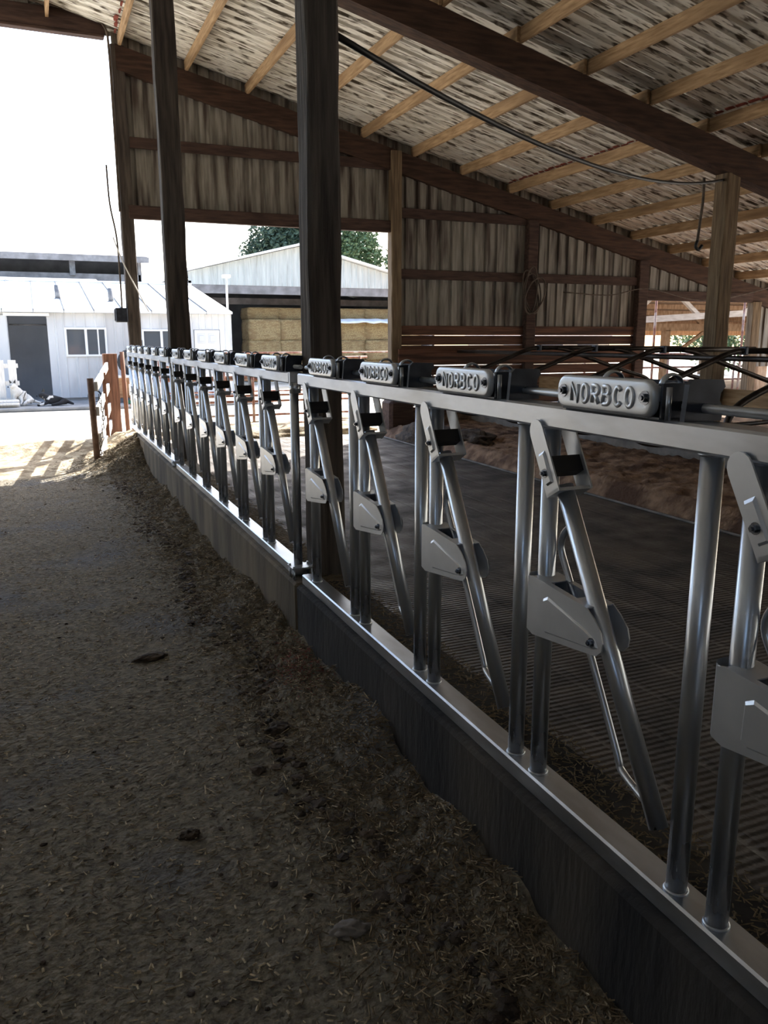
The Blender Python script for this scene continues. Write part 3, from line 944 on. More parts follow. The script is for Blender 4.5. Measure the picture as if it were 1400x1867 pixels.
# ================================================================== WHITE BUILDING
WBX0, WBX1, WBY, WBE = -9.0, 4.86, 22.0, 2.22
wb = thing('white_building', 'low white metal building with open doorway and sliding windows', 'building', (0, WBY, 0))
BO = Vector((0, WBY, 0))
def wallpiece(x0, x1, z0, z1):
    n = max(1, round((x1 - x0) / .46))
    w = (x1 - x0) / n
    for k in range(n):
        a0 = x0 + k * w
        prof = [(a0, 0), (a0 + w * .42, 0), (a0 + w * .47, -.02), (a0 + w * .53, -.02), (a0 + w * .58, 0), (a0 + w * .92, 0), (a0 + w * .95, -.02), (a0 + w, -.02)]
        mb = MB()
        m_ = len(prof)
        mb.add([(x, WBY + d, z) for z in (z0, z1) for x, d in prof], [(i, i + 1, m_ + i + 1, m_ + i) for i in range(m_ - 1)])
        part('wall_sheet', mb, 'white_wall', wb, BO)
ZW0 = .12
wallpiece(WBX0, -.62, ZW0, WBE)
wallpiece(.27, .66, ZW0, WBE)
wallpiece(.66, 1.65, ZW0, 1.16)
wallpiece(.66, 1.65, 1.85, WBE)
wallpiece(1.65, 2.52, ZW0, WBE)
wallpiece(2.52, 3.50, ZW0, 1.16)
wallpiece(2.52, 3.50, 1.81, WBE)
wallpiece(3.50, 3.84, ZW0, WBE)
wallpiece(3.84, 4.54, 1.82, WBE)
wallpiece(4.54, WBX1, ZW0, WBE)
part('foundation', MB().box(WBX0, -.62, WBY + .02, WBY + .2, -.05, .13).box(.27, WBX1, WBY + .02, WBY + .2, -.05, .13), 'apron', wb, BO)
part('end_wall', MB().add([(WBX1, WBY, 0), (WBX1, WBY + 12, 0), (WBX1, WBY + 12, WBE), (WBX1, WBY + 6, 3.30), (WBX1, WBY, WBE)], [(0, 1, 2, 3, 4)]), 'white_wall', wb, BO)
rm = MB()
rm.add([(-1.4, WBY + .03, .04), (1.0, WBY + .03, .04), (1.0, WBY + 2.4, .04), (-1.4, WBY + 2.4, .04), (-1.4, WBY + .03, 2.2), (1.0, WBY + .03, 2.2), (1.0, WBY + 2.4, 2.2), (-1.4, WBY + 2.4, 2.2)],
       [(0, 1, 2, 3), (4, 7, 6, 5), (3, 2, 6, 7), (0, 3, 7, 4), (1, 5, 6, 2)])
part('doorway_room', rm, 'room', wb, BO)
part('door_track', MB().box(-.70, .34, WBY - .06, WBY, 2.13, 2.21, .006), 'white_trim', wb, BO)
part('door_rail', MB().tube([(-.6, WBY + .5, 1.93), (.26, WBY + .5, 1.93)], .02, 8), 'vent', wb, BO)
part('sliding_door', MB().box(-1.55, -.64, WBY - .05, WBY - .02, .08, 2.15, .006), 'white_wall', wb, BO)
# roof with seams
RZ = 3.30
def wb_roof(x0, x1, ya, yb, za, zb_, th=.05):
    return MB().add([(x0, ya, za), (x1, ya, za), (x1, yb, zb_), (x0, yb, zb_), (x0, ya, za + th), (x1, ya, za + th), (x1, yb, zb_ + th), (x0, yb, zb_ + th)],
                    [(3, 2, 1, 0), (4, 5, 6, 7), (0, 1, 5, 4), (1, 2, 6, 5), (2, 3, 7, 6), (3, 0, 4, 7)])
n = 20
x0 = WBX0 - .1
w = (WBX1 + .02 - x0) / n
for k in range(n):
    s_o = part('roof_panel', wb_roof(x0 + k * w, x0 + (k + 1) * w - .012, WBY - .18, WBY + 6, WBE + .0, RZ), 'white_roof', wb, BO)
    part('roof_seam', MB().add([(x0 + k * w - .012, WBY - .18, WBE + .04), (x0 + k * w + .012, WBY - .18, WBE + .04), (x0 + k * w + .012, WBY + 6, RZ + .04), (x0 + k * w - .012, WBY + 6, RZ + .04),
                                (x0 + k * w - .008, WBY - .18, WBE + .085), (x0 + k * w + .008, WBY - .18, WBE + .085), (x0 + k * w + .008, WBY + 6, RZ + .085), (x0 + k * w - .008, WBY + 6, RZ + .085)],
                               [(3, 2, 1, 0), (4, 5, 6, 7), (0, 1, 5, 4), (1, 2, 6, 5), (2, 3, 7, 6), (3, 0, 4, 7)]), 'seam', wb, BO)
part('roof_panel', wb_roof(x0, WBX1 + .02, WBY + 6, WBY + 12.2, RZ, WBE), 'white_roof', wb, BO)
part('ridge_cap', MB().box(x0, WBX1 + .02, WBY + 5.8, WBY + 6.2, RZ + .02, RZ + .09, .02), 'white_trim', wb, BO)
for vx, vy in ((.62, 24.0), (1.95, 23.6)):
    z = WBE + (vy - WBY) / 6 * (RZ - WBE)
    part('roof_vent', MB().tube([(vx, vy, z), (vx, vy, z + .42)], .07, 12).tube([(vx, vy, z + .03), (vx, vy, z + .08)], .10, 12), 'vent', wb, BO)
def slide_window(x0, x1, z0, z1, right_dark):
    fr = MB()
    t_ = .045
    for a0, a1, b0, b1 in ((x0, x1, z0, z0 + t_), (x0, x1, z1 - t_, z1), (x0, x0 + t_, z0 + t_, z1 - t_), (x1 - t_, x1, z0 + t_, z1 - t_), ((x0 + x1) / 2 - .03, (x0 + x1) / 2 + .03, z0 + t_, z1 - t_)):
        fr.box(a0, a1, WBY - .045, WBY + .01, b0, b1)
    f = part('window_frame', fr, 'white_trim', wb, BO)
    xm = (x0 + x1) / 2
    part('pane', MB().box(x0 + t_, xm, WBY - .01, WBY + .0, z0 + t_, z1 - t_), 'glass', f)
    f.children[-1].data.transform(Matrix.Translation(-BO))
    part('pane', MB().box(xm, x1 - t_, WBY - .02, WBY - .01, z0 + t_, z1 - t_), 'glass', f)
    f.children[-1].data.transform(Matrix.Translation(-BO))
    part('sash_bar', MB().box(xm + (x1 - xm) * .55, xm + (x1 - xm) * .62, WBY - .03, WBY - .015, z0 + t_, z1 - t_), 'white_trim', f)
    f.children[-1].data.transform(Matrix.Translation(-BO))
slide_window(.66, 1.65, 1.15, 1.86, True)
slide_window(2.52, 3.50, 1.15, 1.82, False)
dr = part('panel_door', MB().box(3.86, 4.52, WBY - .04, WBY + .02, .10, 1.81, .008), 'white_trim', wb, BO)
for r_ in range(4):
    for c in range(2):
        xa = 3.93 + c * .29
        za = 1.46 - r_ * .40
        pp = MB()
        pp.box(xa, xa + .22, WBY - .052, WBY - .038, za, za + .26, .012).box(xa + .04, xa + .18, WBY - .062, WBY - .050, za + .05, za + .21, .008)
        pp.shift(-BO)
        place('door_panel', pp.mesh('door_panel', 'white_wall'), dr)

# second white roof behind and the long dark barn
sb = thing('white_shed', 'white roofed shed just behind the ridge of the white building', 'building', (-8, 34.6, 0))
part('roof', wb_roof(-16, 2.6, 34.6, 38.4, 3.62, 4.1).shift((8, -34.6, 0)), 'white_roof', sb)
part('wall', MB().box(-15.8, 2.4, 34.9, 38.2, 0, 3.65).shift((8, -34.6, 0)), 'white_wall', sb)
fb = thing('far_barn', 'long dark open barn with a low roof beyond the white building', 'building', (-10, 40, 0))
FB = Vector((-10, 40, 0))
part('roof', MB().add([(-40, 39.6, 5.12), (5.0, 39.6, 5.12), (5.2, 47, 6.0), (-40, 47, 6.0), (-40, 39.6, 5.28), (5.0, 39.6, 5.28), (5.2, 47, 6.16), (-40, 47, 6.16)],
                      [(3, 2, 1, 0), (4, 5, 6, 7), (0, 1, 5, 4), (1, 2, 6, 5), (2, 3, 7, 6), (3, 0, 4, 7)]), 'far_roof', fb, FB)
part('fascia', MB().box(-40, 5.05, 39.5, 39.6, 5.0, 5.25), 'far_roof', fb, FB)
part('back_wall', MB().box(-40, 4.6, 42.4, 42.6, 0, 5.4), 'dark_in', fb, FB)
part('side_wall', MB().box(4.6, 4.75, 40, 46.6, 0, 5.1), 'far_roof', fb, FB)
part('front_wall', MB().box(-40, 4.7, 40, 40.12, 0, 4.5), 'far_roof', fb, FB)
for px_ in (-13, -7.5, -2, 1.75):
    part('post', MB().box(px_ - .12, px_ + .12, 39.9, 40.1, 4.4, 5.1), 'vent', fb, FB)

# ================================================================== HAY SHED AND BALES
hs = thing('hay_shed', 'pale gabled hay shed sheltering stacked straw bales', 'building', (9.3, 30, 0))
HO = Vector((9.3, 30, 0))
HX0, HXP, HX1, HZP, HZB = 5.15, 9.3, 14.95, 4.95, 3.50
def hz(x): return HZP - .245 * abs(x - HXP)
n = 38
for k in range(n):
    a0 = HX0 + (HX1 - HX0) * k / n
    a1 = HX0 + (HX1 - HX0) * (k + 1) / n
    zt = hz
    mb = MB()
    am = a0 + (a1 - a0) * .82
    mb.add([(a0, 30, HZB), (am, 30, HZB), (am, 30, zt(am)), (a0, 30, zt(a0)), (am + .02, 29.975, HZB), (a1, 29.975, HZB), (a1, 29.975, zt(a1)), (am + .02, 29.975, zt(am))], [(0, 1, 2, 3), (1, 4, 7, 2), (4, 5, 6, 7)])
    part('gable_sheet', mb, 'grey_gable', hs, HO)
for sgn, xe in ((-1, HX0 - .12), (1, HX1 + .3)):
    ze = hz(xe)
    part('roof', MB().add([(HXP, 29.7, HZP + .02), (xe, 29.7, ze + .02), (xe, 39.2, ze + .02), (HXP, 39.2, HZP + .02), (HXP, 29.7, HZP + .10), (xe, 29.7, ze + .10), (xe, 39.2, ze + .10), (HXP, 39.2, HZP + .10)],
                          [(0, 1, 2, 3), (7, 6, 5, 4), (0, 4, 5, 1), (1, 5, 6, 2), (2, 6, 7, 3), (3, 7, 4, 0)]), 'white_roof', hs, HO)
part('header_beam', MB().box(HX0, HX1, 30.02, 30.2, 3.2, 3.5), 'far_roof', hs, HO)
part('inner_beam', MB().box(HX0, HX1, 33, 33.2, 2.95, 3.2), 'far_roof', hs, HO)
part('back_wall', MB().prism([(HX0, 0), (HX1, 0), (HX1, hz(HX1)), (HXP, HZP), (HX0, hz(HX0))], 1, 38.9, 39.1), 'dark_in', hs, HO)
part('side_wall', MB().box(HX0, HX0 + .1, 30, 38.9, 0, 3.62), 'far_roof', hs, HO)
part('side_wall', MB().box(HX1 - .1, HX1, 30, 38.9, 0, 3.62), 'far_roof', hs, HO)
for px_ in (HX0 + .1, 14.83):
    part('shed_post', MB().box(px_ - .1, px_ + .1, 30, 30.2, 0, 3.4), 'far_roof', hs, HO)

def bale_mesh(w, d, h, seed):
    bm = bmesh.new()
    bmesh.ops.create_cube(bm, size=1)
    bmesh.ops.subdivide_edges(bm, edges=bm.edges[:], cuts=7, use_grid_fill=True)
    for q in bm.verts:
        c = Vector((q.co.x * w, q.co.y * d, (q.co.z + .5) * h))
        n_ = noise.noise(c * 6 + Vector((seed, 0, 0)))
        sq = .035 * (1 - (2 * q.co.z) ** 2)
        c.x += (.02 * n_ + sq) * (1 if q.co.x > .49 else -1 if q.co.x < -.49 else 0)
        c.y += (.03 * n_) * (1 if q.co.y > .49 else -1 if q.co.y < -.49 else 0)
        q.co = c
    me = bpy.data.meshes.new('bale')
    bm.to_mesh(me)
    bm.free()
    me.materials.append(M['bale'])
    for q in me.polygons: q.use_smooth = True
    return me
bms = [bale_mesh(1.18, 1.2, .78, s) for s in range(3)]
rows = ['bottom row', 'second row', 'third row', 'top row']
cols = ['left end column', 'second column from the left', 'third column from the left', 'fourth column from the left', 'fifth column from the left', 'right end column']
rb = random.Random(5)
for r_ in range(4):
    for c in range(6):
        if r_ == 3 and c == 0: pass
        o = place('straw_bale', bms[(r_ + c) % 3], None, (8.02 + c * 1.19 + rb.uniform(-.02, .02) + (.12 if r_ == 3 else 0), 31.2 + rb.uniform(-.08, .08) + (.35 if r_ == 3 else 0), -.035 + r_ * .783))
        if r_ == 3: o.scale = (1, 1, .58)
        tag(o, 'straw bale in the hay shed stack, %s, %s' % (rows[r_], cols[c]), 'straw bale', 'straw bales in the hay shed')
tp = grid(-2.6, 2.0, -.9, .3, 30, 8, lambda x, y: .03 + .05 * noise.noise(Vector((x * 2.4, y * 2, 0))) + (.0 if y > -.6 else (y + .6) * .5))
tp_o = place('tarp', tp.mesh('tarp', 'tarp'), None, (12.2, 31.1, 2.33))
tag(tp_o, 'crumpled white tarp showing between the upper straw bales', 'tarp')
sol = tp_o.modifiers.new('thick', 'SOLIDIFY')
sol.thickness = .02

lp = thing('lamp_pole', 'thin pole with a small pale box lamp in front of the hay shed', 'lamp post', (5.86, 27.0, 0))
part('pole', MB().tube([(0, 0, 0), (0, 0, 3.55)], .035, 10), 'white_plastic', lp)
part('lamp_head', MB().box(-.13, .13, -.10, .10, 3.52, 3.63, .02), 'white_trim', lp)

# ================================================================== TREES
def tree(name, label, loc, blobs, n, m, leaf, trunk_h, seed, needle=False):
    rnd = random.Random(seed)
    t = thing(name, label, 'tree', loc, 'trees beyond the farm buildings')
    mb = MB()
    vs_, fs = [], []
    tot = sum(b[3] * b[4] * b[5] for b in blobs)
    for (bx, by, bz, rx, ry, rz) in blobs:
        k = int(n * rx * ry * rz / tot)
        for _ in range(k):
            while True:
                p = Vector((rnd.uniform(-1, 1), rnd.uniform(-1, 1), rnd.uniform(-1, 1)))
                if .25 < p.length < 1: break
            p *= (1 + .3 * noise.noise(p * 2.5 + Vector((seed, bx, bz))))
            c = Vector((bx + p.x * rx, by + p.y * ry, bz + p.z * rz))
            d = Vector((rnd.uniform(-1, 1), rnd.uniform(-1, 1), rnd.uniform(-.8, .5))).normalized()
            s = d.cross(Vector((rnd.uniform(-1, 1), rnd.uniform(-1, 1), rnd.uniform(-1, 1)))).normalized()
            l = leaf * rnd.uniform(.6, 1.3)
            o_ = len(vs_)
            vs_ += [c - d * l, c + s * l * .45, c + d * l, c - s * l * .45]
            fs.append((o_, o_ + 1, o_ + 2, o_ + 3))
    mb.add(vs_, fs)
    part('crown', mb, m, t, kind='stuff')
    tk = MB().tube([(0, 0, -.1), (.05, 0, trunk_h * .5), (0, .05, trunk_h)], [.28, .22, .12], 10)
    part('trunk', tk, 'bark', t)
    for (bx, by, bz, rx, ry, rz) in blobs:
        part('branch', MB().tube([(0, 0, trunk_h * .55), (bx * .5, by * .5, (bz + trunk_h * .6) / 2), (bx, by, bz)], [.12, .08, .03], 6), 'bark', t)
    return t
tree('conifer_tree', 'dark green tree left of the big post, behind the hay shed roof', (13.7, 54.5, 0), [(1.2, 0, 6.6, 1.9, 1.8, 2.6), (2.6, 0, 7.2, 2.0, 1.8, 2.8), (.3, 0, 5.6, 1.3, 1.3, 1.8), (4.2, 0, 6.4, 1.6, 1.6, 2.8)], 22000, 'leaf_dark', .17, 6, 1)
tree('leafy_tree', 'green tree showing between the big post and the plank wall', (18.6, 48, 0), [(.1, 0, 6.4, 1.5, 1.5, 2.4), (-1.6, 0, 6.6, 1.5, 1.4, 2.2), (-.6, 0, 4.6, 1.7, 1.4, 1.8)], 14000, 'leaf', .15, 5, 2)
tree('leafy_tree', 'green tree at the right of the hay shed, close to the wall post', (21.2, 46, 0), [(0, 0, 5.6, 1.5, 1.4, 2.5), (-.7, 0, 3.9, 1.4, 1.2, 1.6)], 11000, 'leaf', .15, 5, 3)
tree('leafy_tree', 'small leafy tree seen at the left of the right-hand opening', (24.2, 31, 0), [(0, 0, 2.6, .9, .9, .8)], 900, 'leaf', .11, 2.4, 4)
tree('leafy_tree', 'leafy tree behind the right-hand opening, beside the rusty post', (28.4, 29.0, 0), [(0, 0, 2.0, 1.7, 1.4, 1.5), (1.2, 0, 1.2, 1.2, 1.0, 1.2)], 3600, 'leaf', .11, 2.4, 5)

# ================================================================== SHED SEEN THROUGH THE RIGHT-HAND OPENING
os_ = thing('open_shed', 'open timber shed with orange wood trusses beyond the right-hand opening', 'building', (17, 19, 0))
OO = Vector((17, 19, 0))
def oz(y): return 2.78 - .072 * (y - 14.5)
part('roof', MB().add([(x, y, oz(y) + d) for d in (0, .04) for x, y in ((12, 14.5), (34, 14.5), (34, 26), (12, 26))],
                      [(3, 2, 1, 0), (4, 5, 6, 7), (0, 1, 5, 4), (1, 2, 6, 5), (2, 3, 7, 6), (3, 0, 4, 7)]), 'warm_wood', os_, OO)
for yb in (15.2, 16.7, 18.2, 19.7, 21.2, 22.7, 24.2):
    part('purlin', MB().box(12, 34, yb - .05, yb + .05, oz(yb) - .14, oz(yb) - .01), 'warm_wood', os_, OO)
part('front_beam', MB().beam((12.0, 15.6, 1.93), (22, 15.6, 2.50), .12, .15), 'warm_wood_pale', os_, OO)
part('middle_beam', MB().box(12, 34, 19.9, 20.1, 1.80, 2.02), 'warm_wood', os_, OO)
part('rear_beam', MB().box(12, 34, 25.7, 25.9, 1.70, 1.93), 'warm_wood', os_, OO)
for xa, za, xb in ((12.9, 2.0, 13.7), (15.0, 2.12, 14.2), (16.4, 2.2, 17.4)):
    part('truss_web', MB().beam((xa, 15.62, za), (xb, 15.62, 2.68), .09, .09), 'warm_wood_pale', os_, OO)
for xa, xb in ((17.4, 18.6), (19.4, 18.9), (21.0, 22.2), (23, 22.4)):
    part('truss_web', MB().beam((xa, 20.02, 1.95), (xb, 20.02, 2.40), .09, .10), 'warm_wood', os_, OO)
for px_, py_, w_ in ((17.95, 20.0, .20), (21.9, 20.0, .26), (26.5, 20, .22)):
    part('shed_post', MB().box(px_ - w_ / 2, px_ + w_ / 2, py_ - .1, py_ + .1, -.03, 1.82), 'warm_wood', os_, OO)
part('brace', MB().beam((18.6, 20, 1.25), (19.6, 20, 1.85), .09, .09), 'warm_wood', os_, OO)
for px_, py_ in ((11.9, 13.6), (14.35, 13.6)):
    part('steel_drop', MB().tube([(px_, py_, .0), (px_, py_, 2.4)], .025, 8), 'rusty', os_, OO)
pipe_gate('pipe_gate', 'rusty pipe rails outside the right-hand opening', 10.7, 20, 14.6, (1.22, .92, .62), (10.9, 13.2, 15.2, 17.5))
cr = thing('trailer', 'cream coloured trailer parked beyond the open shed', 'trailer', (18.2, 27, 0))
part('body', MB().box(-2.2, 3.2, 0, 2.2, .4, 1.62, .12), 'cream', cr)
part('roof_cap', MB().box(-2.3, 3.3, -.05, 2.25, 1.60, 1.74, .05), 'warm_wood_pale', cr)
for k in range(3):
    part('window', MB().box(-1.8 + k * 1.7, -.8 + k * 1.7, -.03, .01, .9, 1.35, .01), 'glass', cr)
for k in (-2.2, -1.2):
    part('wheel', MB().tube([(k, -.06, .34), (k, .16, .34)], .34, 18), 'tyre', cr)
dpost = barn_post('short tan post standing in the right-hand opening', 15.35, 15.65, 14.0, 14.3, -.05, 1.72, 'warm_wood', 31)

# ================================================================== SMALL THINGS BY THE WHITE BUILDING
bx_ = thing('wooden_box', 'orange brown wooden box beside the white building, behind the fence', 'box', (2.06, 20.9, .05))
part('box_body', MB().box(-.34, .34, -.25, .25, .12, .62, .01), 'box_wood', bx_)
part('box_rim', MB().box(-.37, .37, -.28, .28, .60, .66, .008), 'white_plastic', bx_)
part('box_foot', MB().box(-.34, .34, -.24, .24, 0, .12, .01), 'dark_in', bx_)
ty = MB().tube([(.24 * math.cos(t), 0, .24 * math.sin(t)) for t in [2 * PI * i / 24 for i in range(24)]], .085, 10, closed=True)
tyo = thing('tyre', 'old dark tyre standing on the orange brown box', 'tyre', (2.1, 20.95, 1.02))
part('tread', ty, 'tyre', tyo)
part('hub', MB().tube([(0, -.04, 0), (0, .04, 0)], .15, 16), 'vent', tyo)
gh = thing('garden_hose', 'green hose heaped on the concrete under the box', 'hose', (2.2, 20.2, .06))
for k in range(4):
    part('hose_loop', MB().tube([((.32 - .03 * k) * math.cos(t), (.18 - .02 * k) * math.sin(t), .02 + .035 * k) for t in [2 * PI * i / 24 for i in range(24)]], .02, 8, closed=True), 'green_hose', gh)
bk_ = thing('bucket_ring', 'dark rubber ring leaning by the foundation right of the dogs', 'ring', (1.22, 21.3, .19))
part('ring', MB().tube([(.15 * math.cos(t), 0, .15 * math.sin(t)) for t in [2 * PI * i / 20 for i in range(20)]], .02, 8, closed=True), 'tyre', bk_)
# upright pallet and flat boards at the left edge
pa = thing('pallet', 'white weathered pallet standing against the wall at the left edge', 'pallet', (-1.15, 20.75, .05))
for k in range(5):
    part('slat', MB().box(-.55 + k * .26, -.38 + k * .26, -.02, .0, .02, 1.05, .004), 'white_plastic', pa)
for z in (.12, .52, .92):
    part('bearer', MB().box(-.58, .70, .0, .07, z - .05, z + .05, .004), 'white_plastic', pa)
for k, (dy, z, rz_) in enumerate(((0, .07, .05), (-.12, .13, -.04), (-.05, .19, .12))):
    bo_ = MB().box(-.75, .62, -.10, .10, -.025, .025, .006)
    o = place('loose_board', bo_.mesh('loose_board', 'white_plastic'), None, (-1.1, 20.35 + dy, z), (0, 0, rz_))
    tag(o, ['lowest pale board of the small pile below the pallet', 'middle pale board of the small pile below the pallet', 'topmost pale board of the small pile below the pallet'][k], 'board', 'loose boards below the pallet')

# ================================================================== DOGS
def skin_body(name, joints, edges, material, parent):
    me = bpy.data.meshes.new(name)
    me.from_pydata([j[0] for j in joints], edges, [])
    o = bpy.data.objects.new(name, me)
    COL.objects.link(o)
    sk = o.modifiers.new('skin', 'SKIN')
    sk.use_smooth_shade = True
    for i, j in enumerate(joints):
        sv = me.skin_vertices[0].data[i]
        sv.radius = (j[1], j[1])
        sv.use_root = (i == 0)
    ss = o.modifiers.new('sub', 'SUBSURF')
    ss.levels = ss.render_levels = 2
    dg = bpy.context.evaluated_depsgraph_get()
    m2 = bpy.data.meshes.new_from_object(o.evaluated_get(dg))
    bpy.data.objects.remove(o)
    m2.materials.clear()
    m2.materials.append(material)
    for q in m2.polygons: q.use_smooth = True
    return place(name, m2, parent)
def ear(parent, p, d, m):
    mb = MB()
    p = Vector(p); d = Vector(d)
    s = d.cross(Vector((0, 1, 0))).normalized()
    q = [p - s * .028, p + s * .028, p + d, p + Vector((0, .02, 0))]
    mb.add(q, [(0, 1, 2), (0, 2, 3), (1, 3, 2), (0, 3, 1)])
    place('ear', mb.mesh('ear', m), parent)
def eyes_nose(parent, n, e1, e2):
    mb = MB().tube([Vector(n) + Vector((-.012, 0, 0)), Vector(n) + Vector((.014, 0, 0))], [.016, .014], 8)
    place('nose', mb.mesh('nose', 'black'), parent)
    for e in (e1, e2):
        place('eye', MB().tube([Vector(e) + Vector((0, -.008, 0)), Vector(e) + Vector((0, .008, 0))], .010, 8).mesh('eye', 'black'), parent)

# sitting white dog, facing the camera and to the left, beside the doorway
dA = thing('dog', 'white dog with dark ear patches sitting up beside the doorway', 'dog', (-.46, 20.75, .05), 'farm dogs by the doorway')
mA = dog_mat('white_dog_fur', .64, .66)
jA = [((.14, .05, .17), .12), ((.02, .0, .24), .125), ((-.06, -.03, .33), .11), ((-.10, -.05, .41), .075), ((-.13, -.08, .47), .078), ((-.20, -.14, .45), .04),
      ((-.12, -.07, .20), .042), ((-.13, -.10, .08), .032), ((-.16, -.15, .03), .032),
      ((.02, -.10, .20), .042), ((.03, -.14, .08), .032), ((.0, -.19, .03), .032),
      ((.20, -.06, .12), .07), ((.12, -.18, .08), .042), ((.04, -.22, .03), .034),
      ((.24, .10, .10), .06), ((.20, .20, .05), .04),
      ((.30, .06, .09), .035), ((.42, .03, .05), .028), ((.52, .0, .04), .018)]
eA = [(0, 1), (1, 2), (2, 3), (3, 4), (4, 5), (2, 6), (6, 7), (7, 8), (1, 9), (9, 10), (10, 11), (0, 12), (12, 13), (13, 14), (0, 15), (15, 16), (0, 17), (17, 18), (18, 19)]
bA = skin_body('dog_body', jA, eA, mA, dA)
ear(dA, (-.10, -.05, .53), (.03, -.02, .085), 'tyre')
ear(dA, (-.17, -.05, .53), (-.04, -.02, .080), 'tyre')
eyes_nose(dA, (-.235, -.175, .445), (-.175, -.145, .485), (-.205, -.105, .485))

# black and white dog lying, head to the left
dB = thing('dog', 'black and white dog lying on the concrete in front of the doorway', 'dog', (.22, 20.45, .05), 'farm dogs by the doorway')
mB = dog_mat('black_dog_fur', .40, .43)
jB = [((.22, .02, .12), .115), ((.08, .01, .13), .11), ((-.06, .0, .15), .115), ((-.15, -.01, .20), .078), ((-.21, -.02, .26), .075), ((-.285, -.05, .235), .040),
      ((-.10, -.08, .08), .042), ((-.22, -.12, .04), .032), ((-.34, -.15, .03), .032),
      ((-.08, .08, .08), .042), ((-.20, .10, .04), .032), ((-.32, .08, .03), .032),
      ((.26, -.06, .10), .075), ((.16, -.15, .06), .042), ((.04, -.18, .035), .034), ((-.03, -.19, .03), .030),
      ((.28, .10, .07), .06), ((.20, .16, .04), .04),
      ((.34, .0, .08), .04), ((.42, -.06, .05), .036), ((.46, -.14, .035), .02)]
eB = [(0, 1), (1, 2), (2, 3), (3, 4), (4, 5), (2, 6), (6, 7), (7, 8), (2, 9), (9, 10), (10, 11), (0, 12), (12, 13), (13, 14), (14, 15), (0, 16), (16, 17), (0, 18), (18, 19), (19, 20)]
bB = skin_body('dog_body', jB, eB, mB, dB)
ear(dB, (-.17, -.05, .32), (.02, -.01, .085), 'tyre')
ear(dB, (-.19, .04, .32), (.02, .01, .085), 'tyre')
eyes_nose(dB, (-.322, -.06, .235), (-.265, -.085, .27), (-.270, .0, .27))

# ================================================================== STRAW AND FEED LITTER
def litter(name, label, n, sampler, lr, m, seed, wid=.0016, tilt=.35):
    rnd = random.Random(seed)
    vs_, fs = [], []
    for _ in range(n):
        x, y, z = sampler(rnd)
        l = rnd.uniform(*lr)
        an = rnd.uniform(0, 2 * PI)
        d = Vector((math.cos(an), math.sin(an), rnd.uniform(-tilt, tilt))).normalized() * l / 2
        s = Vector((-math.sin(an), math.cos(an), 0)) * wid * rnd.uniform(.6, 1.6)
        u = Vector((0, 0, wid * 1.1))
        c = Vector((x, y, z + wid + abs(d.z)))
        o_ = len(vs_)
        vs_ += [c - d - s, c - d + s, c - d + u, c + d - s, c + d + s, c + d + u]
        fs += [(o_, o_ + 1, o_ + 4, o_ + 3), (o_ + 1, o_ + 2, o_ + 5, o_ + 4), (o_ + 2, o_, o_ + 3, o_ + 5)]
    me = bpy.data.meshes.new(name)
    me.from_pydata([tuple(p) for p in vs_], [], fs)
    me.materials.append(M[m])
    o = place(name, me)
    return tag(o, label, 'straw', kind='stuff')
def s_lane(rnd):
    y = .9 + 9.0 * rnd.random() ** 1.5
    x = 1.02 - 3.2 * rnd.random()
    return x, y, lane_h(x, y)
def s_curb(rnd):
    y = .9 + 9.2 * rnd.random() ** 1.5
    x = 1.04 - abs(rnd.gauss(0, .20))
    return x, y, lane_h(x, y)
def s_in(rnd):
    y = .6 + 6.5 * rnd.random() ** 1.3
    x = 1.15 + .20 * rnd.random()
    return x, y, ZB0 + .002 if x < 1.325 else ZB0
litter('lane_straw', 'pale chopped straw scattered over the feed lane', 11000, s_lane, (.006, .020), 'straw', 1, .0021, .10)
litter('lane_stems', 'longer pale straw stems lying here and there on the feed lane', 500, s_lane, (.02, .05), 'straw', 7, .0018, .1)
litter('lane_feed', 'brown feed fibres scattered over the feed lane', 12000, s_lane, (.008, .032), 'straw_dark', 2, .0016, .2)
litter('curb_feed', 'drift of chopped feed along the foot of the curb', 22000, s_curb, (.010, .040), 'straw_dark', 3, .0018, .5)
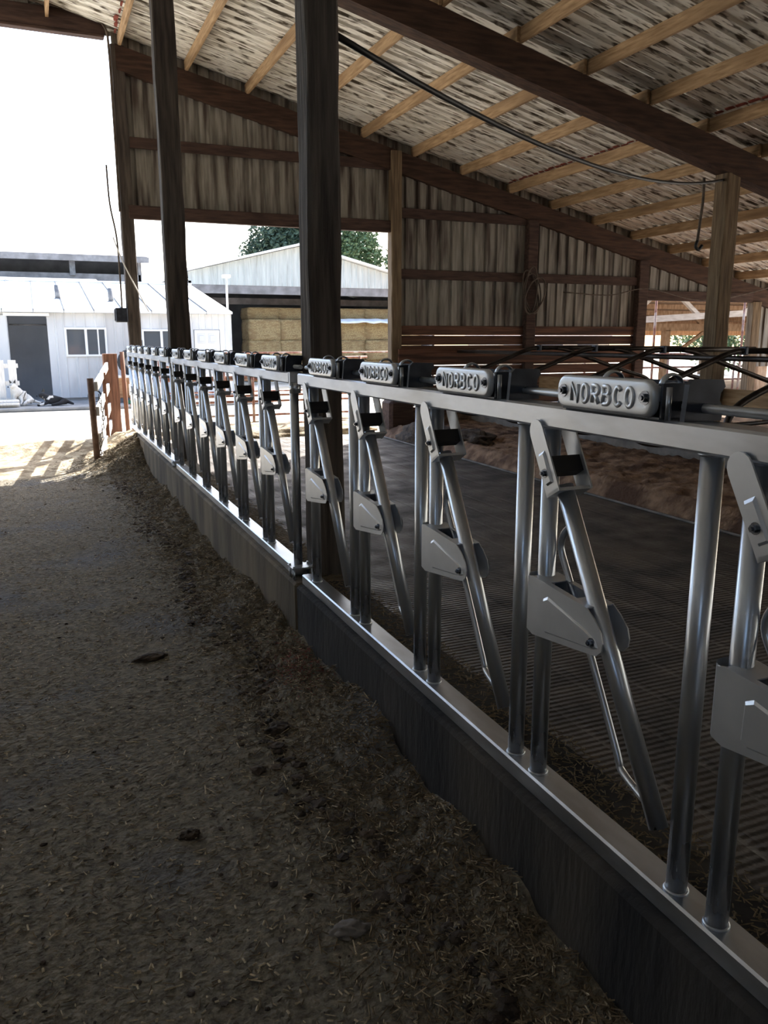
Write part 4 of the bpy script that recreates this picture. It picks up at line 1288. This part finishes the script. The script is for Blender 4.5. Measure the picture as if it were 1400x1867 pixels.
litter('curb_straw', 'pale straw stems in the feed drift along the curb', 3000, s_curb, (.010, .040), 'straw', 4, .0014, .4)
litter('ledge_feed', 'feed scraps lying on the curb ledge behind the headlocks', 5000, s_in, (.008, .032), 'straw_dark', 5, .0016, .3)
def crumbs(name, label, n, sampler, sz, m, seed):
    rnd = random.Random(seed)
    bm = bmesh.new()
    bmesh.ops.create_icosphere(bm, subdivisions=1, radius=1)
    bm.verts.index_update()
    bv = [q.co.copy() for q in bm.verts]
    bf = [[w.index for w in g.verts] for g in bm.faces]
    bm.free()
    mb = MB()
    for _ in range(n):
        x, y, z = sampler(rnd)
        r = sz[0] + (sz[1] - sz[0]) * rnd.random() ** 3
        sx, sy = r * rnd.uniform(.8, 1.8), r * rnd.uniform(.8, 1.8)
        mb.add([(x + q.x * sx * rnd.uniform(.7, 1.2), y + q.y * sy * rnd.uniform(.7, 1.2), z + q.z * r * .6 * rnd.uniform(.7, 1.2)) for q in bv], bf)
    o = place(name, mb.mesh(name, m))
    return tag(o, label, 'crumbs', kind='stuff')
def s_foot(rnd):
    y = 1.2 + 8.0 * rnd.random() ** 1.2
    x = 1.0 - .16 - .07 * math.sin(y * 3) - abs(rnd.gauss(0, .07))
    return x, y, lane_h(x, y)
crumbs('curb_crumbs', 'dark crumbs of feed strung along the foot of the curb', 1500, s_foot, (.004, .024), 'manure', 21)
crumbs('lane_crumbs', 'small dark crumbs scattered over the feed lane', 1800, s_lane, (.002, .011), 'manure', 22)
def s_red(rnd):
    x = min(1.03, rnd.gauss(.97, .06)); y = rnd.gauss(3.3, .16)
    return x, y, lane_h(x, y)
litter('red_feed', 'small reddish patch of feed at the foot of the curb joint', 700, s_red, (.006, .02), 'red_feed', 9, .002, .3)
def s_heap(rnd):
    x = min(1.04, rnd.gauss(.85, .28)); y = rnd.gauss(10.3, .6)
    return x, y, lane_h(x, y)
litter('heap_feed', 'feed fibres on the heap at the far end of the curb', 5000, s_heap, (.02, .06), 'straw_dark', 6, .0025, .4)
